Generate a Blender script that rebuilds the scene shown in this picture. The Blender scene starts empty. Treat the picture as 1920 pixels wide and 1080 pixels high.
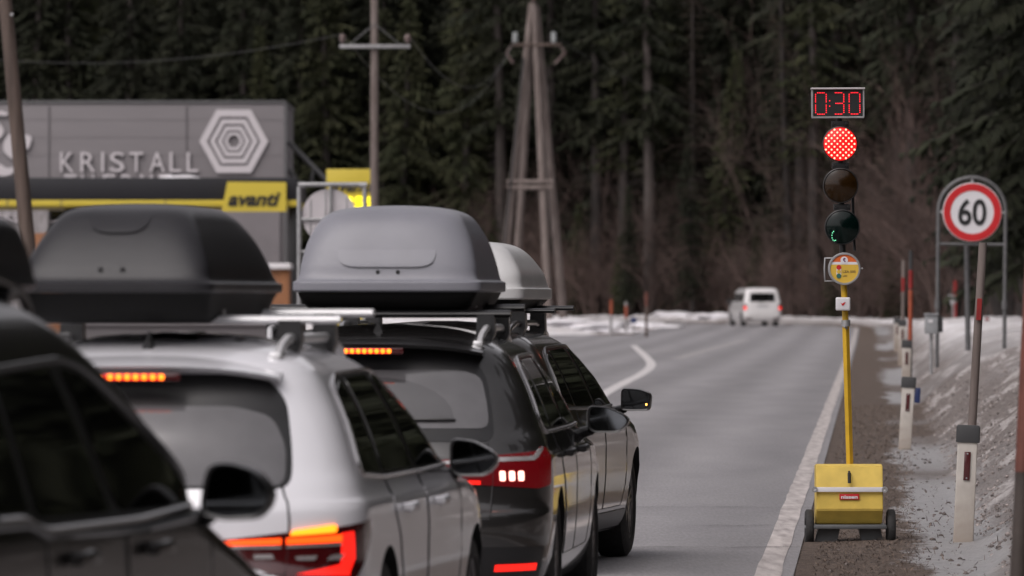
import bpy, bmesh, math, random
import numpy as np
from mathutils import Vector, Matrix, noise as mnoise
R = math.radians
sc = bpy.context.scene
COL = sc.collection

# ------------------------------------------------------------------ camera, sky, sun, exposure
EYE = 1.70
cam_d = bpy.data.cameras.new('camera'); cam = bpy.data.objects.new('camera', cam_d); COL.objects.link(cam)
cam.location = (0, 0, EYE); cam.rotation_euler = (R(90), 0, 0)
cam_d.sensor_width = 36; cam_d.lens = 243.75; cam_d.shift_y = 20/1920
cam_d.clip_start = 0.5; cam_d.clip_end = 3000
cam_d.dof.use_dof = True; cam_d.dof.focus_distance = 49.5; cam_d.dof.aperture_fstop = 5.6
sc.camera = cam
SUN_EL, SUN_AZ = 50, 215
w = bpy.data.worlds.new('World'); sc.world = w; w.use_nodes = True
nt = w.node_tree; bg = nt.nodes['Background']
sky = nt.nodes.new('ShaderNodeTexSky'); sky.sky_type = 'NISHITA'; sky.sun_disc = False
sky.sun_elevation = R(SUN_EL); sky.sun_rotation = R(SUN_AZ); sky.dust_density = 4.0; sky.air_density = 1.0
hs = nt.nodes.new('ShaderNodeHueSaturation'); hs.inputs['Saturation'].default_value = 0.12
mx = nt.nodes.new('ShaderNodeMix'); mx.data_type = 'RGBA'; mx.blend_type = 'MULTIPLY'; mx.inputs[0].default_value = 1
mx.inputs[7].default_value = (1.0, 0.945, 0.96, 1)
nt.links.new(sky.outputs[0], hs.inputs['Color']); nt.links.new(hs.outputs[0], mx.inputs[6])
nt.links.new(mx.outputs[2], bg.inputs['Color']); bg.inputs['Strength'].default_value = 0.10
sl = bpy.data.lights.new('sun', 'SUN'); sl.energy = 0.6; sl.angle = R(40); sl.color = (1, 0.95, 0.90)
so = bpy.data.objects.new('sun', sl); COL.objects.link(so)
az = R(SUN_AZ)
sdir = Vector((math.sin(az)*math.cos(R(SUN_EL)), math.cos(az)*math.cos(R(SUN_EL)), math.sin(R(SUN_EL))))
so.rotation_euler = sdir.to_track_quat('Z', 'Y').to_euler()
sc.view_settings.view_transform = 'Standard'; sc.view_settings.look = 'None'
sc.view_settings.exposure = 0.75; sc.view_settings.gamma = 1

# ------------------------------------------------------------------ materials
def N(t, typ, **kw):
    n = t.nodes.new(typ)
    for k, v in kw.items(): setattr(n, k, v)
    return n
def mat(name, col, rough=0.6, metal=0.0, coat=0.0, var=0.0, vscale=8.0, bump=0.0, bscale=40.0, col2=None, spec=0.5, detail=6, stretch=None, island=0.0, random_obj=0.0, coat_rough=0.05):
    m = bpy.data.materials.new(name); m.use_nodes = True
    t = m.node_tree; p = t.nodes['Principled BSDF']
    c = (*col, 1)
    p.inputs['Base Color'].default_value = c; p.inputs['Roughness'].default_value = rough
    p.inputs['Metallic'].default_value = metal; p.inputs['Coat Weight'].default_value = coat
    p.inputs['Coat Roughness'].default_value = coat_rough
    p.inputs['Specular IOR Level'].default_value = spec
    tc = N(t, 'ShaderNodeTexCoord'); src = tc.outputs['Object']
    if stretch:
        mp = N(t, 'ShaderNodeMapping'); mp.inputs['Scale'].default_value = stretch
        t.links.new(src, mp.inputs['Vector']); src = mp.outputs[0]
    if var > 0 or col2:
        no = N(t, 'ShaderNodeTexNoise'); no.inputs['Scale'].default_value = vscale; no.inputs['Detail'].default_value = detail
        t.links.new(src, no.inputs['Vector'])
        mr = N(t, 'ShaderNodeMapRange'); mr.inputs[1].default_value = 0.3; mr.inputs[2].default_value = 0.7
        t.links.new(no.outputs[0], mr.inputs[0])
        mixn = N(t, 'ShaderNodeMix', data_type='RGBA')
        c2 = (*col2, 1) if col2 else (col[0]*(1-var), col[1]*(1-var), col[2]*(1-var), 1)
        mixn.inputs[6].default_value = c; mixn.inputs[7].default_value = c2
        t.links.new(mr.outputs[0], mixn.inputs[0]); out = mixn.outputs[2]
        if island or random_obj:
            hsv = N(t, 'ShaderNodeHueSaturation')
            src_r = N(t, 'ShaderNodeNewGeometry').outputs['Random Per Island'] if island else N(t, 'ShaderNodeObjectInfo').outputs['Random']
            amt = island or random_obj
            mr2 = N(t, 'ShaderNodeMapRange'); mr2.inputs[3].default_value = 1-amt; mr2.inputs[4].default_value = 1+amt
            t.links.new(src_r, mr2.inputs[0]); t.links.new(mr2.outputs[0], hsv.inputs['Value']); t.links.new(out, hsv.inputs['Color'])
            out = hsv.outputs[0]
            if island and random_obj:
                hsv2 = N(t, 'ShaderNodeHueSaturation'); mr3 = N(t, 'ShaderNodeMapRange')
                mr3.inputs[3].default_value = 1-random_obj; mr3.inputs[4].default_value = 1+random_obj
                oi = N(t, 'ShaderNodeObjectInfo'); t.links.new(oi.outputs['Random'], mr3.inputs[0])
                t.links.new(mr3.outputs[0], hsv2.inputs['Value']); t.links.new(out, hsv2.inputs['Color']); out = hsv2.outputs[0]
        t.links.new(out, p.inputs['Base Color'])
    if bump > 0:
        n2 = N(t, 'ShaderNodeTexNoise'); n2.inputs['Scale'].default_value = bscale; n2.inputs['Detail'].default_value = 5
        t.links.new(src, n2.inputs['Vector'])
        b = N(t, 'ShaderNodeBump'); b.inputs['Strength'].default_value = bump; b.inputs['Distance'].default_value = 0.02
        t.links.new(n2.outputs[0], b.inputs['Height']); t.links.new(b.outputs[0], p.inputs['Normal'])
    return m
def emit(name, col, strength, base=(0.05, 0.01, 0.01)):
    m = mat(name, base, 0.25)
    p = m.node_tree.nodes['Principled BSDF']
    p.inputs['Emission Color'].default_value = (*col, 1); p.inputs['Emission Strength'].default_value = strength
    return m
def paint(name, col, metal=0.0, rough=0.3, dirt=0.35, dirtcol=(0.20, 0.17, 0.15), ztop=0.75, flake=0.0):
    """car paint with road grime that thins out above ztop"""
    m = mat(name, col, rough, metal, 1.0)
    t = m.node_tree; p = t.nodes['Principled BSDF']
    tc = N(t, 'ShaderNodeTexCoord'); sep = N(t, 'ShaderNodeSeparateXYZ'); t.links.new(tc.outputs['Object'], sep.inputs[0])
    no = N(t, 'ShaderNodeTexNoise'); no.inputs['Scale'].default_value = 3.0; no.inputs['Detail'].default_value = 8
    t.links.new(tc.outputs['Object'], no.inputs['Vector'])
    mr = N(t, 'ShaderNodeMapRange'); mr.inputs[1].default_value = 0.25; mr.inputs[2].default_value = ztop+0.2
    mr.inputs[3].default_value = dirt; mr.inputs[4].default_value = 0.02
    t.links.new(sep.outputs['Z'], mr.inputs[0])
    mu = N(t, 'ShaderNodeMath', operation='MULTIPLY'); t.links.new(mr.outputs[0], mu.inputs[0])
    mr2 = N(t, 'ShaderNodeMapRange'); mr2.inputs[1].default_value = 0.25; mr2.inputs[2].default_value = 0.75; mr2.inputs[3].default_value = 0.4; mr2.inputs[4].default_value = 1.4
    t.links.new(no.outputs[0], mr2.inputs[0]); t.links.new(mr2.outputs[0], mu.inputs[1])
    mixn = N(t, 'ShaderNodeMix', data_type='RGBA'); mixn.inputs[6].default_value = (*col, 1); mixn.inputs[7].default_value = (*dirtcol, 1)
    t.links.new(mu.outputs[0], mixn.inputs[0]); t.links.new(mixn.outputs[2], p.inputs['Base Color'])
    mr3 = N(t, 'ShaderNodeMapRange'); mr3.inputs[3].default_value = 0.04; mr3.inputs[4].default_value = 0.35
    t.links.new(mu.outputs[0], mr3.inputs[0]); t.links.new(mr3.outputs[0], p.inputs['Coat Roughness'])
    return m

M = {}
M['white_paint'] = paint('white_paint', (0.64, 0.64, 0.675), rough=0.32, dirt=0.13, dirtcol=(0.30, 0.27, 0.25))
M['dark_paint'] = paint('dark_paint', (0.010, 0.0095, 0.0095), rough=0.3, dirt=0.05, dirtcol=(0.085, 0.072, 0.066))
M['brown_black_paint'] = paint('brown_black_paint', (0.013, 0.0105, 0.009), rough=0.28, dirt=0.16, dirtcol=(0.11, 0.088, 0.076))
M['suv_paint'] = paint('suv_paint', (0.005, 0.0045, 0.0045), rough=0.3, dirt=0.04, dirtcol=(0.08, 0.068, 0.06), ztop=0.8); M['suv_paint'].node_tree.nodes['Principled BSDF'].inputs['Coat Weight'].default_value = .30; M['suv_paint'].node_tree.nodes['Principled BSDF'].inputs['Specular IOR Level'].default_value = .25
M['van_paint'] = paint('van_paint', (0.60, 0.59, 0.59), rough=0.4, dirt=0.25)
M['black_glass'] = mat('dark_window_glass', (0.003, 0.003, 0.003), 0.03, spec=0.5)
M['dirty_glass'] = mat('dusty_rear_glass', (0.100, 0.098, 0.103), 0.10, var=0.25, vscale=5, spec=0.6, coat=0.6)
M['clear_glass'] = mat('wiped_rear_glass', (0.060, 0.059, 0.062), 0.08, var=0.2, vscale=6, spec=0.6, coat=0.6)
M['black_trim'] = mat('black_trim', (0.012, 0.012, 0.013), 0.35, var=0.3)
M['rubber'] = mat('tyre_rubber', (0.022, 0.021, 0.021), 0.8, var=0.4, vscale=20, bump=0.3)
M['arch'] = mat('wheel_arch_black', (0.008, 0.008, 0.008), 0.9, var=0.3)
M['alloy'] = mat('dirty_alloy', (0.22, 0.21, 0.21), 0.4, 0.7, var=0.4, vscale=12)
M['chrome'] = mat('satin_chrome', (0.55, 0.54, 0.55), 0.22, 0.9, var=0.15)
M['silver_rail'] = mat('silver_rail', (0.75, 0.75, 0.76), 0.30, 0.55, var=0.1)
M['dark_chrome'] = mat('dark_trim_chrome', (0.20, 0.20, 0.205), 0.3, 0.8, var=0.15)
M['bar_silver'] = mat('bar_aluminium', (0.80, 0.80, 0.81), 0.38, 0.2, var=0.08)
M['lens_dark'] = mat('dark_red_lens', (0.045, 0.004, 0.005), 0.12, coat=1)
M['lens_clear'] = mat('lens_chrome_bits', (0.5, 0.48, 0.48), 0.2, 0.6, var=0.2)
M['lamp_red'] = emit('lit_red_lamp', (1, 0.012, 0.006), 1.0)
M['lamp_orange'] = emit('lit_orange_strip', (1, 0.065, 0.003), 1.6)
M['lamp_hot'] = emit('lit_brake_core', (1, 0.19, 0.008), 2.4)
M['lamp_white'] = emit('lit_brake_white', (1, 0.42, 0.34), 2.6)
M['lamp_glow'] = emit('glowing_red_lens', (1, 0.010, 0.018), 0.04, base=(0.05, 0.002, 0.004))
M['amber'] = emit('amber_warning', (1, 0.35, 0.05), 6)
M['mirror'] = mat('mirror_glass', (0.16, 0.17, 0.18), 0.05, 1.0, var=0.25, vscale=9)
M['box_grey'] = mat('grey_box_plastic', (0.185, 0.187, 0.212), 0.40, var=0.10, vscale=5, bump=0.10, bscale=250, spec=0.45)
M['box_dark'] = mat('dark_box_plastic', (0.019, 0.0185, 0.0215), 0.38, var=0.15, vscale=5, bump=0.12, bscale=250, spec=0.32)
M['box_white'] = mat('pale_box_plastic', (0.50, 0.50, 0.50), 0.35, var=0.12, vscale=6, bump=0.06, bscale=120)
M['box_base'] = mat('black_box_base', (0.004, 0.004, 0.004), 0.6, var=0.3, spec=0.15)
M['plate'] = mat('number_plate', (0.55, 0.55, 0.56), 0.5, var=0.15, vscale=30)

# ------------------------------------------------------------------ object helpers
def link(o, parent=None):
    COL.objects.link(o)
    if parent is not None: o.parent = parent
    return o
def tag(o, label=None, cat=None, group=None, kind=None):
    if label: o['label'] = label
    if cat: o['category'] = cat
    if group: o['group'] = group
    if kind: o['kind'] = kind
    return o
def empty(name, loc=(0, 0, 0), rz=0.0):
    o = bpy.data.objects.new(name, None); o.empty_display_size = 0.2
    o.location = loc; o.rotation_euler = (0, 0, rz); return link(o)
def obj(name, bm, mats, parent=None, smooth=35, loc=None):
    me = bpy.data.meshes.new(name)
    if isinstance(bm, bmesh.types.BMesh):
        bm.to_mesh(me); bm.free()
    else: me = bm
    if not isinstance(mats, (list, tuple)): mats = [mats]
    if not me.materials:
        for m_ in mats: me.materials.append(m_)
    if smooth:
        me.shade_smooth(); me.set_sharp_from_angle(angle=R(smooth))
    o = bpy.data.objects.new(name, me)
    if loc is not None: o.location = loc
    return link(o, parent)
def copy_tree(o, parent=None):
    c = o.copy(); COL.objects.link(c); c.parent = parent
    for ch in list(o.children): copy_tree(ch, c)
    return c
def B(): return bmesh.new()
def box(bm, c, s, bevel=0.0, rot=None, mi=0, segs=2):
    r = bmesh.ops.create_cube(bm, size=1.0)
    vs = r['verts']
    bmesh.ops.scale(bm, vec=s, verts=vs)
    if bevel > 0:
        es = list({e for v in vs for e in v.link_edges})
        rb = bmesh.ops.bevel(bm, geom=es, offset=bevel, segments=segs, affect='EDGES', profile=0.6)
        vs = list({v for f in rb['faces'] for v in f.verts} | {v for v in vs if v.is_valid})
    if rot is not None: bmesh.ops.rotate(bm, cent=(0, 0, 0), matrix=rot, verts=vs)
    bmesh.ops.translate(bm, vec=c, verts=vs)
    if mi:
        for f in {f for v in vs for f in v.link_faces}: f.material_index = mi
    return vs
def tube(bm, pts, r, sides=8, cap=True, mi=0, scale=None):
    pts = [Vector(p) for p in pts]
    rs = r if isinstance(r, (list, tuple)) else [r]*len(pts)
    rings = []; up = None
    for i, p in enumerate(pts):
        d = (pts[min(i+1, len(pts)-1)] - pts[max(i-1, 0)]).normalized()
        if up is None:
            up = Vector((0, 0, 1)) if abs(d.z) < 0.9 else Vector((0, 1, 0))
        a = d.cross(up).normalized(); b = a.cross(d).normalized(); up = b
        sx, sz = scale if scale else (1, 1)
        rings.append([bm.verts.new(p + (a*math.cos(2*math.pi*k/sides)*sx + b*math.sin(2*math.pi*k/sides)*sz)*rs[i]) for k in range(sides)])
    for i in range(len(rings)-1):
        for k in range(sides):
            f = bm.faces.new((rings[i][k], rings[i][(k+1) % sides], rings[i+1][(k+1) % sides], rings[i+1][k])); f.material_index = mi
    if cap:
        f = bm.faces.new(list(reversed(rings[0]))); f.material_index = mi
        f = bm.faces.new(rings[-1]); f.material_index = mi
def lathe(bm, prof, sides=40, axis='X', c=(0, 0, 0), mi=0, cap=False):
    """prof: list of (along, radius)"""
    c = Vector(c); rings = []
    for a, r in prof:
        ring = []
        for k in range(sides):
            t = 2*math.pi*k/sides; u, v = r*math.cos(t), r*math.sin(t)
            p = {'X': (a, u, v), 'Y': (u, a, v), 'Z': (u, v, a)}[axis]
            ring.append(bm.verts.new(c + Vector(p)))
        rings.append(ring)
    for i in range(len(rings)-1):
        for k in range(sides):
            f = bm.faces.new((rings[i][k], rings[i][(k+1) % sides], rings[i+1][(k+1) % sides], rings[i+1][k])); f.material_index = mi
    if cap:
        f = bm.faces.new(rings[0]); f.material_index = mi
        f = bm.faces.new(rings[-1]); f.material_index = mi
    return rings
def prism(bm, poly, y0, y1, c=(0, 0, 0), mi=0):
    """polygon in the XZ plane extruded from y0 (near) to y1"""
    c = Vector(c)
    a = [bm.verts.new(c + Vector((x, y0, z))) for x, z in poly]
    b = [bm.verts.new(c + Vector((x, y1, z))) for x, z in poly]
    n = len(poly)
    fs = [bm.faces.new(a), bm.faces.new(list(reversed(b)))]
    for i in range(n): fs.append(bm.faces.new((a[(i+1) % n], a[i], b[i], b[(i+1) % n])))
    for f in fs: f.material_index = mi
    bmesh.ops.recalc_face_normals(bm, faces=fs)
def ring_prism(bm, outer, inner, y0, y1, c=(0, 0, 0), mi=0):
    c = Vector(c); n = len(outer)
    V_ = lambda p, y: bm.verts.new(c + Vector((p[0], y, p[1])))
    oa = [V_(p, y0) for p in outer]; ia = [V_(p, y0) for p in inner]
    ob = [V_(p, y1) for p in outer]; ib = [V_(p, y1) for p in inner]
    fs = []
    for i in range(n):
        j = (i+1) % n
        fs += [bm.faces.new((oa[i], oa[j], ia[j], ia[i])), bm.faces.new((oa[j], oa[i], ob[i], ob[j])), bm.faces.new((ia[i], ia[j], ib[j], ib[i]))]
    for f in fs: f.material_index = mi
    bmesh.ops.recalc_face_normals(bm, faces=fs)
def text_mesh(s, width=None, height=None, ext=0.005, shear=0.0, bold=0.0, spacing=1.0):
    cu = bpy.data.curves.new('lettering', 'FONT'); cu.body = s; cu.size = 1; cu.extrude = 0.01; cu.shear = shear; cu.offset = bold
    cu.space_character = spacing; cu.resolution_u = 4
    o = bpy.data.objects.new('lettering', cu); COL.objects.link(o)
    dg = bpy.context.evaluated_depsgraph_get(); dg.update()
    me = bpy.data.meshes.new_from_object(o.evaluated_get(dg)); bpy.data.objects.remove(o); bpy.data.curves.remove(cu)
    n = len(me.vertices); co = np.zeros(n*3); me.vertices.foreach_get('co', co); co = co.reshape(-1, 3)
    lo, hi = co.min(0), co.max(0); co = co - (lo+hi)/2
    sx = width/(hi-lo)[0] if width else 1; sy = height/(hi-lo)[1] if height else sx
    if not width: sx = sy
    out = np.stack([co[:, 0]*sx, -np.sign(co[:, 2])*ext, co[:, 1]*sy], 1)
    me.vertices.foreach_set('co', out.ravel()); me.materials.clear(); me.update()
    return me
def pxw(x, y, d):
    """photograph pixel (1920 wide) at distance d -> world point, used only to read positions off the photo"""
    s = 13000.0/d
    return Vector(((x-960)/s, d, EYE + (560-y)/s))

# ------------------------------------------------------------------ hulls: rounded bodies described by height slices
def pchip(x, y, xi):
    x = np.asarray(x, float); y = np.asarray(y, float); h = np.diff(x); dl = np.diff(y)/h
    m = np.zeros_like(y)
    for i in range(1, len(x)-1):
        if dl[i-1]*dl[i] > 0:
            w1, w2 = 2*h[i]+h[i-1], h[i]+2*h[i-1]
            m[i] = (w1+w2)/(w1/dl[i-1]+w2/dl[i])
    m[0], m[-1] = dl[0], dl[-1]
    xi = np.clip(np.asarray(xi, float), x[0], x[-1])
    k = np.clip(np.searchsorted(x, xi)-1, 0, len(x)-2)
    t = (xi-x[k])/h[k]
    return (2*t**3-3*t**2+1)*y[k] + (t**3-2*t**2+t)*h[k]*m[k] + (-2*t**3+3*t**2)*y[k+1] + (t**3-t**2)*h[k]*m[k+1]
class Hull:
    def __init__(s, rows, nr=3.0, nf=2.6):
        s.rows = np.array(rows, float); s.nr, s.nf = nr, nf; s._tab = {}
    def at(s, z):
        z = float(z)
        if z not in s._tab: s._tab[z] = tuple(float(pchip(s.rows[:, 0], s.rows[:, k], [z])[0]) for k in range(1, 6))
        return s._tab[z]
    def side_x(s, y, z):
        yr, yf, w_, Lr, Lf = s.at(z)
        if y <= yr or y >= yf: return 0.0
        a = min(1, (y-yr)/Lr); b = min(1, (yf-y)/Lf)
        g = (1-(1-a)**s.nr)**(1/s.nr) * (1-(1-b)**s.nf)**(1/s.nf)
        return w_*g
    def rear_y(s, x, z):
        yr, yf, w_, Lr, Lf = s.at(z); q = min(0.9999, abs(x)/w_)
        return yr + Lr*(1-(1-q**s.nr)**(1/s.nr))
    def front_y(s, x, z):
        yr, yf, w_, Lr, Lf = s.at(z); q = min(0.9999, abs(x)/w_)
        return yf - Lf*(1-(1-q**s.nf)**(1/s.nf))
    def roof_z(s, x, y):
        lo, hi = s.rows[0, 0], s.rows[-1, 0]; best = None
        for z in np.linspace(hi, lo, 160):
            if s.side_x(y, round(float(z), 4)) >= abs(x): best = z; break
        return float(best) if best is not None else float(lo)
    def wrap(s, u, z, off=0.0):
        """u = distance along the outline from the rear centre (at the widest slice), running on to the side"""
        if not hasattr(s, 'ut'):
            k = int(np.argmax(s.rows[:, 3])); yr, yf, w_, Lr, Lf = s.at(s.rows[k, 0])
            ph = np.linspace(0, math.pi/2, 400); xs = w_*np.sin(ph)**(2/s.nr); ys = Lr*(1-np.cos(ph)**(2/s.nr))
            s.ut = np.concatenate([[0], np.cumsum(np.hypot(np.diff(xs), np.diff(ys)))]); s.ph = ph
        yr, yf, w_, Lr, Lf = s.at(z); au = abs(u)
        def P(ph, extra): return np.array([w_*math.sin(ph)**(2/s.nr), yr+Lr*(1-max(0, math.cos(ph))**(2/s.nr))+extra])
        if au >= s.ut[-1]: p = P(math.pi/2, au-s.ut[-1]); nrm = np.array([1, 0])
        else:
            ph = float(np.interp(au, s.ut, s.ph)); p = P(ph, 0)
            t = P(min(math.pi/2, ph+0.01), 0)-P(max(0, ph-0.01), 0); nrm = np.array([t[1], -t[0]]); nrm = nrm/max(1e-9, np.linalg.norm(nrm))
        p = p + nrm*off
        return (math.copysign(p[0], u if u else 1), p[1], z)
    def bm(s, npr=22, nside=26, npf=18, sub=4, mi=0):
        bm = bmesh.new(); zs = []
        for i in range(len(s.rows)-1):
            zs += list(np.linspace(s.rows[i, 0], s.rows[i+1, 0], sub, endpoint=False))
        zs.append(s.rows[-1, 0]); rings = []
        for z in zs:
            yr, yf, w_, Lr, Lf = s.at(z); half = []
            for ph in np.linspace(0, math.pi/2, npr): half.append((w_*math.sin(ph)**(2/s.nr), yr+Lr*(1-max(0, math.cos(ph))**(2/s.nr))))
            for t in np.linspace(0, 1, nside)[1:-1]: half.append((w_, yr+Lr+t*(yf-Lf-yr-Lr)))
            for ph in np.linspace(math.pi/2, 0, npf): half.append((w_*math.sin(ph)**(2/s.nf), yf-Lf*(1-max(0, math.cos(ph))**(2/s.nf))))
            full = half + [(-x, y) for x, y in reversed(half[1:-1])]
            rings.append([bm.verts.new((x, y, z)) for x, y in full])
        n = len(rings[0])
        for i in range(len(rings)-1):
            for k in range(n):
                bm.faces.new((rings[i][k], rings[i][(k+1) % n], rings[i+1][(k+1) % n], rings[i+1][k]))
        bm.faces.new(list(reversed(rings[0]))); bm.faces.new(rings[-1])
        bmesh.ops.remove_doubles(bm, verts=bm.verts, dist=1e-5)
        bmesh.ops.recalc_face_normals(bm, faces=bm.faces)
        return bm
def _interp_poly(poly):
    """u-monotone closed polygon -> sorted us with (lo, hi)"""
    us = sorted({round(p[0], 5) for p in poly}); xs = []
    for a, b in zip(us[:-1], us[1:]):
        k = max(2, int((b-a)/0.06)+1); xs += list(np.linspace(a, b, k, endpoint=False))
    xs.append(us[-1]); out = []
    n = len(poly)
    for u in xs:
        hits = []
        for i in range(n):
            (a, za), (b, zb) = poly[i], poly[(i+1) % n]
            if abs(a-b) < 1e-6:
                if abs(u-a) < 1e-4: hits += [za, zb]
            elif min(a, b)-2e-5 <= u <= max(a, b)+2e-5: hits.append(za+(zb-za)*min(1, max(0, (u-a)/(b-a))))
        out.append((u, min(hits), max(hits)))
    return out
def patch(bm, fn, poly, off=0.003, nv=7, mi=0, depth=0.02):
    """fill a u-monotone polygon on a surface fn(u, z, off), with a skirt going into the surface"""
    cols = _interp_poly(poly); g, g2 = [], []
    for u, lo, hi in cols:
        zs = [lo+(hi-lo)*k/(nv-1) for k in range(nv)]
        g.append([bm.verts.new(fn(u, z, off)) for z in zs]); g2.append([bm.verts.new(fn(u, z, off-depth)) for z in zs])
    fs = []
    for i in range(len(g)-1):
        for k in range(nv-1): fs.append(bm.faces.new((g[i][k], g[i+1][k], g[i+1][k+1], g[i][k+1])))
        for k in (0, nv-1): fs.append(bm.faces.new((g[i][k], g2[i][k], g2[i+1][k], g[i+1][k])))
    for i in (0, len(g)-1):
        for k in range(nv-1): fs.append(bm.faces.new((g[i][k], g[i][k+1], g2[i][k+1], g2[i][k])))
    for f in fs: f.material_index = mi
def densify(pts, step=0.05, closed=False):
    out = []; q = list(pts) + ([pts[0]] if closed else [])
    for a, b in zip(q[:-1], q[1:]):
        k = max(1, int(math.hypot(b[0]-a[0], b[1]-a[1])/step))
        out += [(a[0]+(b[0]-a[0])*t/k, a[1]+(b[1]-a[1])*t/k) for t in range(k)]
    out.append(q[-1]); return out
def smooth_poly(pts, r=0.05, k=4):
    """round the corners of a closed polygon"""
    out = []; n = len(pts)
    for i in range(n):
        p, a, b = Vector(pts[i]), Vector(pts[i-1]), Vector(pts[(i+1) % n])
        da, db = (a-p), (b-p); ra, rb = min(r, da.length*0.45), min(r, db.length*0.45)
        s_, e_ = p+da.normalized()*ra, p+db.normalized()*rb
        for j in range(k+1):
            t = j/k; out.append(tuple((1-t)**2*s_ + 2*t*(1-t)*p + t*t*e_))
    return out
def side_fn(h, sg=1):
    return lambda u, z, off: (sg*(h.side_x(u, z)+off), u, z)
def rear_fn(h): return lambda u, z, off: (u, h.rear_y(u, z)-off, z)
def front_fn(h): return lambda u, z, off: (u, h.front_y(u, z)+off, z)
def wrap_fn(h, sg=1): return lambda u, z, off: (lambda p: (p[0]*sg, p[1], p[2]))(h.wrap(u, z, off))

# ------------------------------------------------------------------ cars
BASE = [(.20,.16,4.66,.84,.45,.8),(.26,.07,4.76,.88,.45,.8),(.38,.02,4.83,.915,.45,.9),(.52,0,4.86,.93,.45,1.0),(.60,.01,4.86,.935,.45,1.0),
 (.635,.050,4.84,.935,.42,1.0),(.75,.07,4.78,.937,.42,1.0),(.86,.08,4.60,.930,.42,1.0),(.895,.09,4.40,.924,.44,.95),(.915,.10,4.25,.908,.45,.9),(.97,.135,3.78,.885,.45,.7),
 (1.02,.18,3.52,.865,.45,.6),(1.10,.245,3.34,.835,.42,.55),(1.20,.32,3.12,.795,.40,.5),(1.30,.40,2.88,.745,.38,.5),(1.38,.455,2.67,.695,.36,.5),
 (1.43,.49,2.5,.65,.36,.5),(1.48,.60,2.27,.57,.4,.5),(1.52,.85,1.98,.445,.4,.5),(1.545,1.12,1.76,.30,.3,.3),(1.56,1.36,1.56,.10,.1,.1)]
def scaled(rows, sx=1, sy=1, sz=1):
    return [(z*sz, a*sy, b*sy, w_*sx, c*sy, d*sy) for z, a, b, w_, c, d in rows]
def make_wheel(root, x, y, r, sg, spokes=5):
    t = obj('wheel', B(), M['rubber'], root, smooth=None); bm = B()
    lathe(bm, [(-.11, r*.66), (-.105, r*.9), (-.085, r*.985), (-.05, r), (.05, r), (.085, r*.985), (.105, r*.9), (.112, r*.72), (.10, r*.66)], 48)
    for k in range(3):
        pass
    me = bpy.data.meshes.new('tyre'); bm.to_mesh(me); bm.free(); me.materials.append(M['rubber']); me.shade_smooth(); me.set_sharp_from_angle(angle=R(35))
    old = t.data; t.data = me; bpy.data.meshes.remove(old)
    t.location = (x, y, r); t.scale = (sg, 1, 1)
    bm = B(); lathe(bm, [(.10, r*.68), (.085, r*.62), (.02, r*.60), (.0, 0.02)], 40)
    for k in range(spokes*2):
        a = 2*math.pi*(k//2)/spokes + (0.16 if k % 2 else -0.16)
        m4 = Matrix.Rotation(a, 3, 'X')
        box(bm, m4 @ Vector((.075, 0, r*.36)), (.028, .032, r*.56), .008, m4)
    lathe(bm, [(.095, .01), (.095, .05), (.06, .07)], 20)
    obj('rim', bm, M['alloy'], t)
def make_mirror(root, pos, wd, ht, body_m, shape='round', amber=False, sg=1):
    """door mirror whose glass faces backwards (-y); pos = centre of the glass"""
    if shape == 'round': pts = [(-.5, -.38), (-.46, .10), (-.38, .46), (-.10, .5), (.28, .36), (.5, .02), (.46, -.26), (.30, -.46), (-.2, -.5)]
    elif shape == 'wedge': pts = [(-.5, -.32), (-.5, .36), (-.42, .5), (0, .44), (.38, .18), (.5, -.02), (.46, -.22), (.24, -.5), (-.36, -.5)]
    else: pts = [(-.5, -.46), (-.5, .34), (-.44, .5), (.1, .46), (.44, .30), (.5, .14), (.46, -.40), (.36, -.5), (-.38, -.5)]
    pts = smooth_poly([(a*wd, b*ht) for a, b in pts], min(wd, ht)*.16, 4)
    bm = B(); rings = []
    for sc_, y in ((.86, .014), (.88, 0), (.97, -.004), (1.0, .012), (1.02, .05), (.95, .10), (.75, .145), (.4, .17), (.1, .178)):
        rings.append([bm.verts.new((sg*a*sc_, y, b*sc_)) for a, b in pts])
    n = len(pts)
    for i in range(len(rings)-1):
        for k in range(n):
            f = bm.faces.new((rings[i][k], rings[i][(k+1) % n], rings[i+1][(k+1) % n], rings[i+1][k])); f.material_index = 1 if i < 3 else 0
    bm.faces.new(rings[-1])
    # foot towards the door
    tube(bm, [(sg*-wd*.42, .06, -ht*.40), (sg*-wd*.66, .10, -ht*.52), (sg*(-wd*.5-.12), .16, -ht*.62)], [.03, .032, .045], 10, mi=1)
    bmesh.ops.recalc_face_normals(bm, faces=bm.faces)
    h = obj('door_mirror', bm, [body_m, M['black_trim']], root); h.location = pos
    bm = B(); prism(bm, [(sg*a*.87, b*.87) for a, b in pts], .008, .013); obj('mirror_glass', bm, M['mirror'], h, None)
    if amber:
        bm = B(); lathe(bm, [(.004, .006), (.006, .0005)], 12, 'Y', (wd*.34, 0, -ht*.22)); obj('blind_spot_light', bm, M['amber'], h, None)
    return h
def cut_arches(body, wheels, r, w_):
    bm = B()
    for y in wheels:
        for sg in (1, -1): lathe(bm, [(sg*(w_-.30), r), (sg*(w_+.3), r)], 48, 'X', (0, y, r-.045), cap=True)
    bmesh.ops.recalc_face_normals(bm, faces=bm.faces)
    c = obj('cutter', bm, M['arch'], None, None)
    md = body.modifiers.new('arches', 'BOOLEAN'); md.operation = 'DIFFERENCE'; md.object = c; md.solver = 'EXACT'
    try: md.material_mode = 'TRANSFER'
    except Exception: pass
    dg = bpy.context.evaluated_depsgraph_get(); dg.update()
    me = bpy.data.meshes.new_from_object(body.evaluated_get(dg)); body.modifiers.clear(); old = body.data
    body.data = me; bpy.data.meshes.remove(old); bpy.data.objects.remove(c)
    me.shade_smooth(); me.set_sharp_from_angle(angle=R(32))
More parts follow.
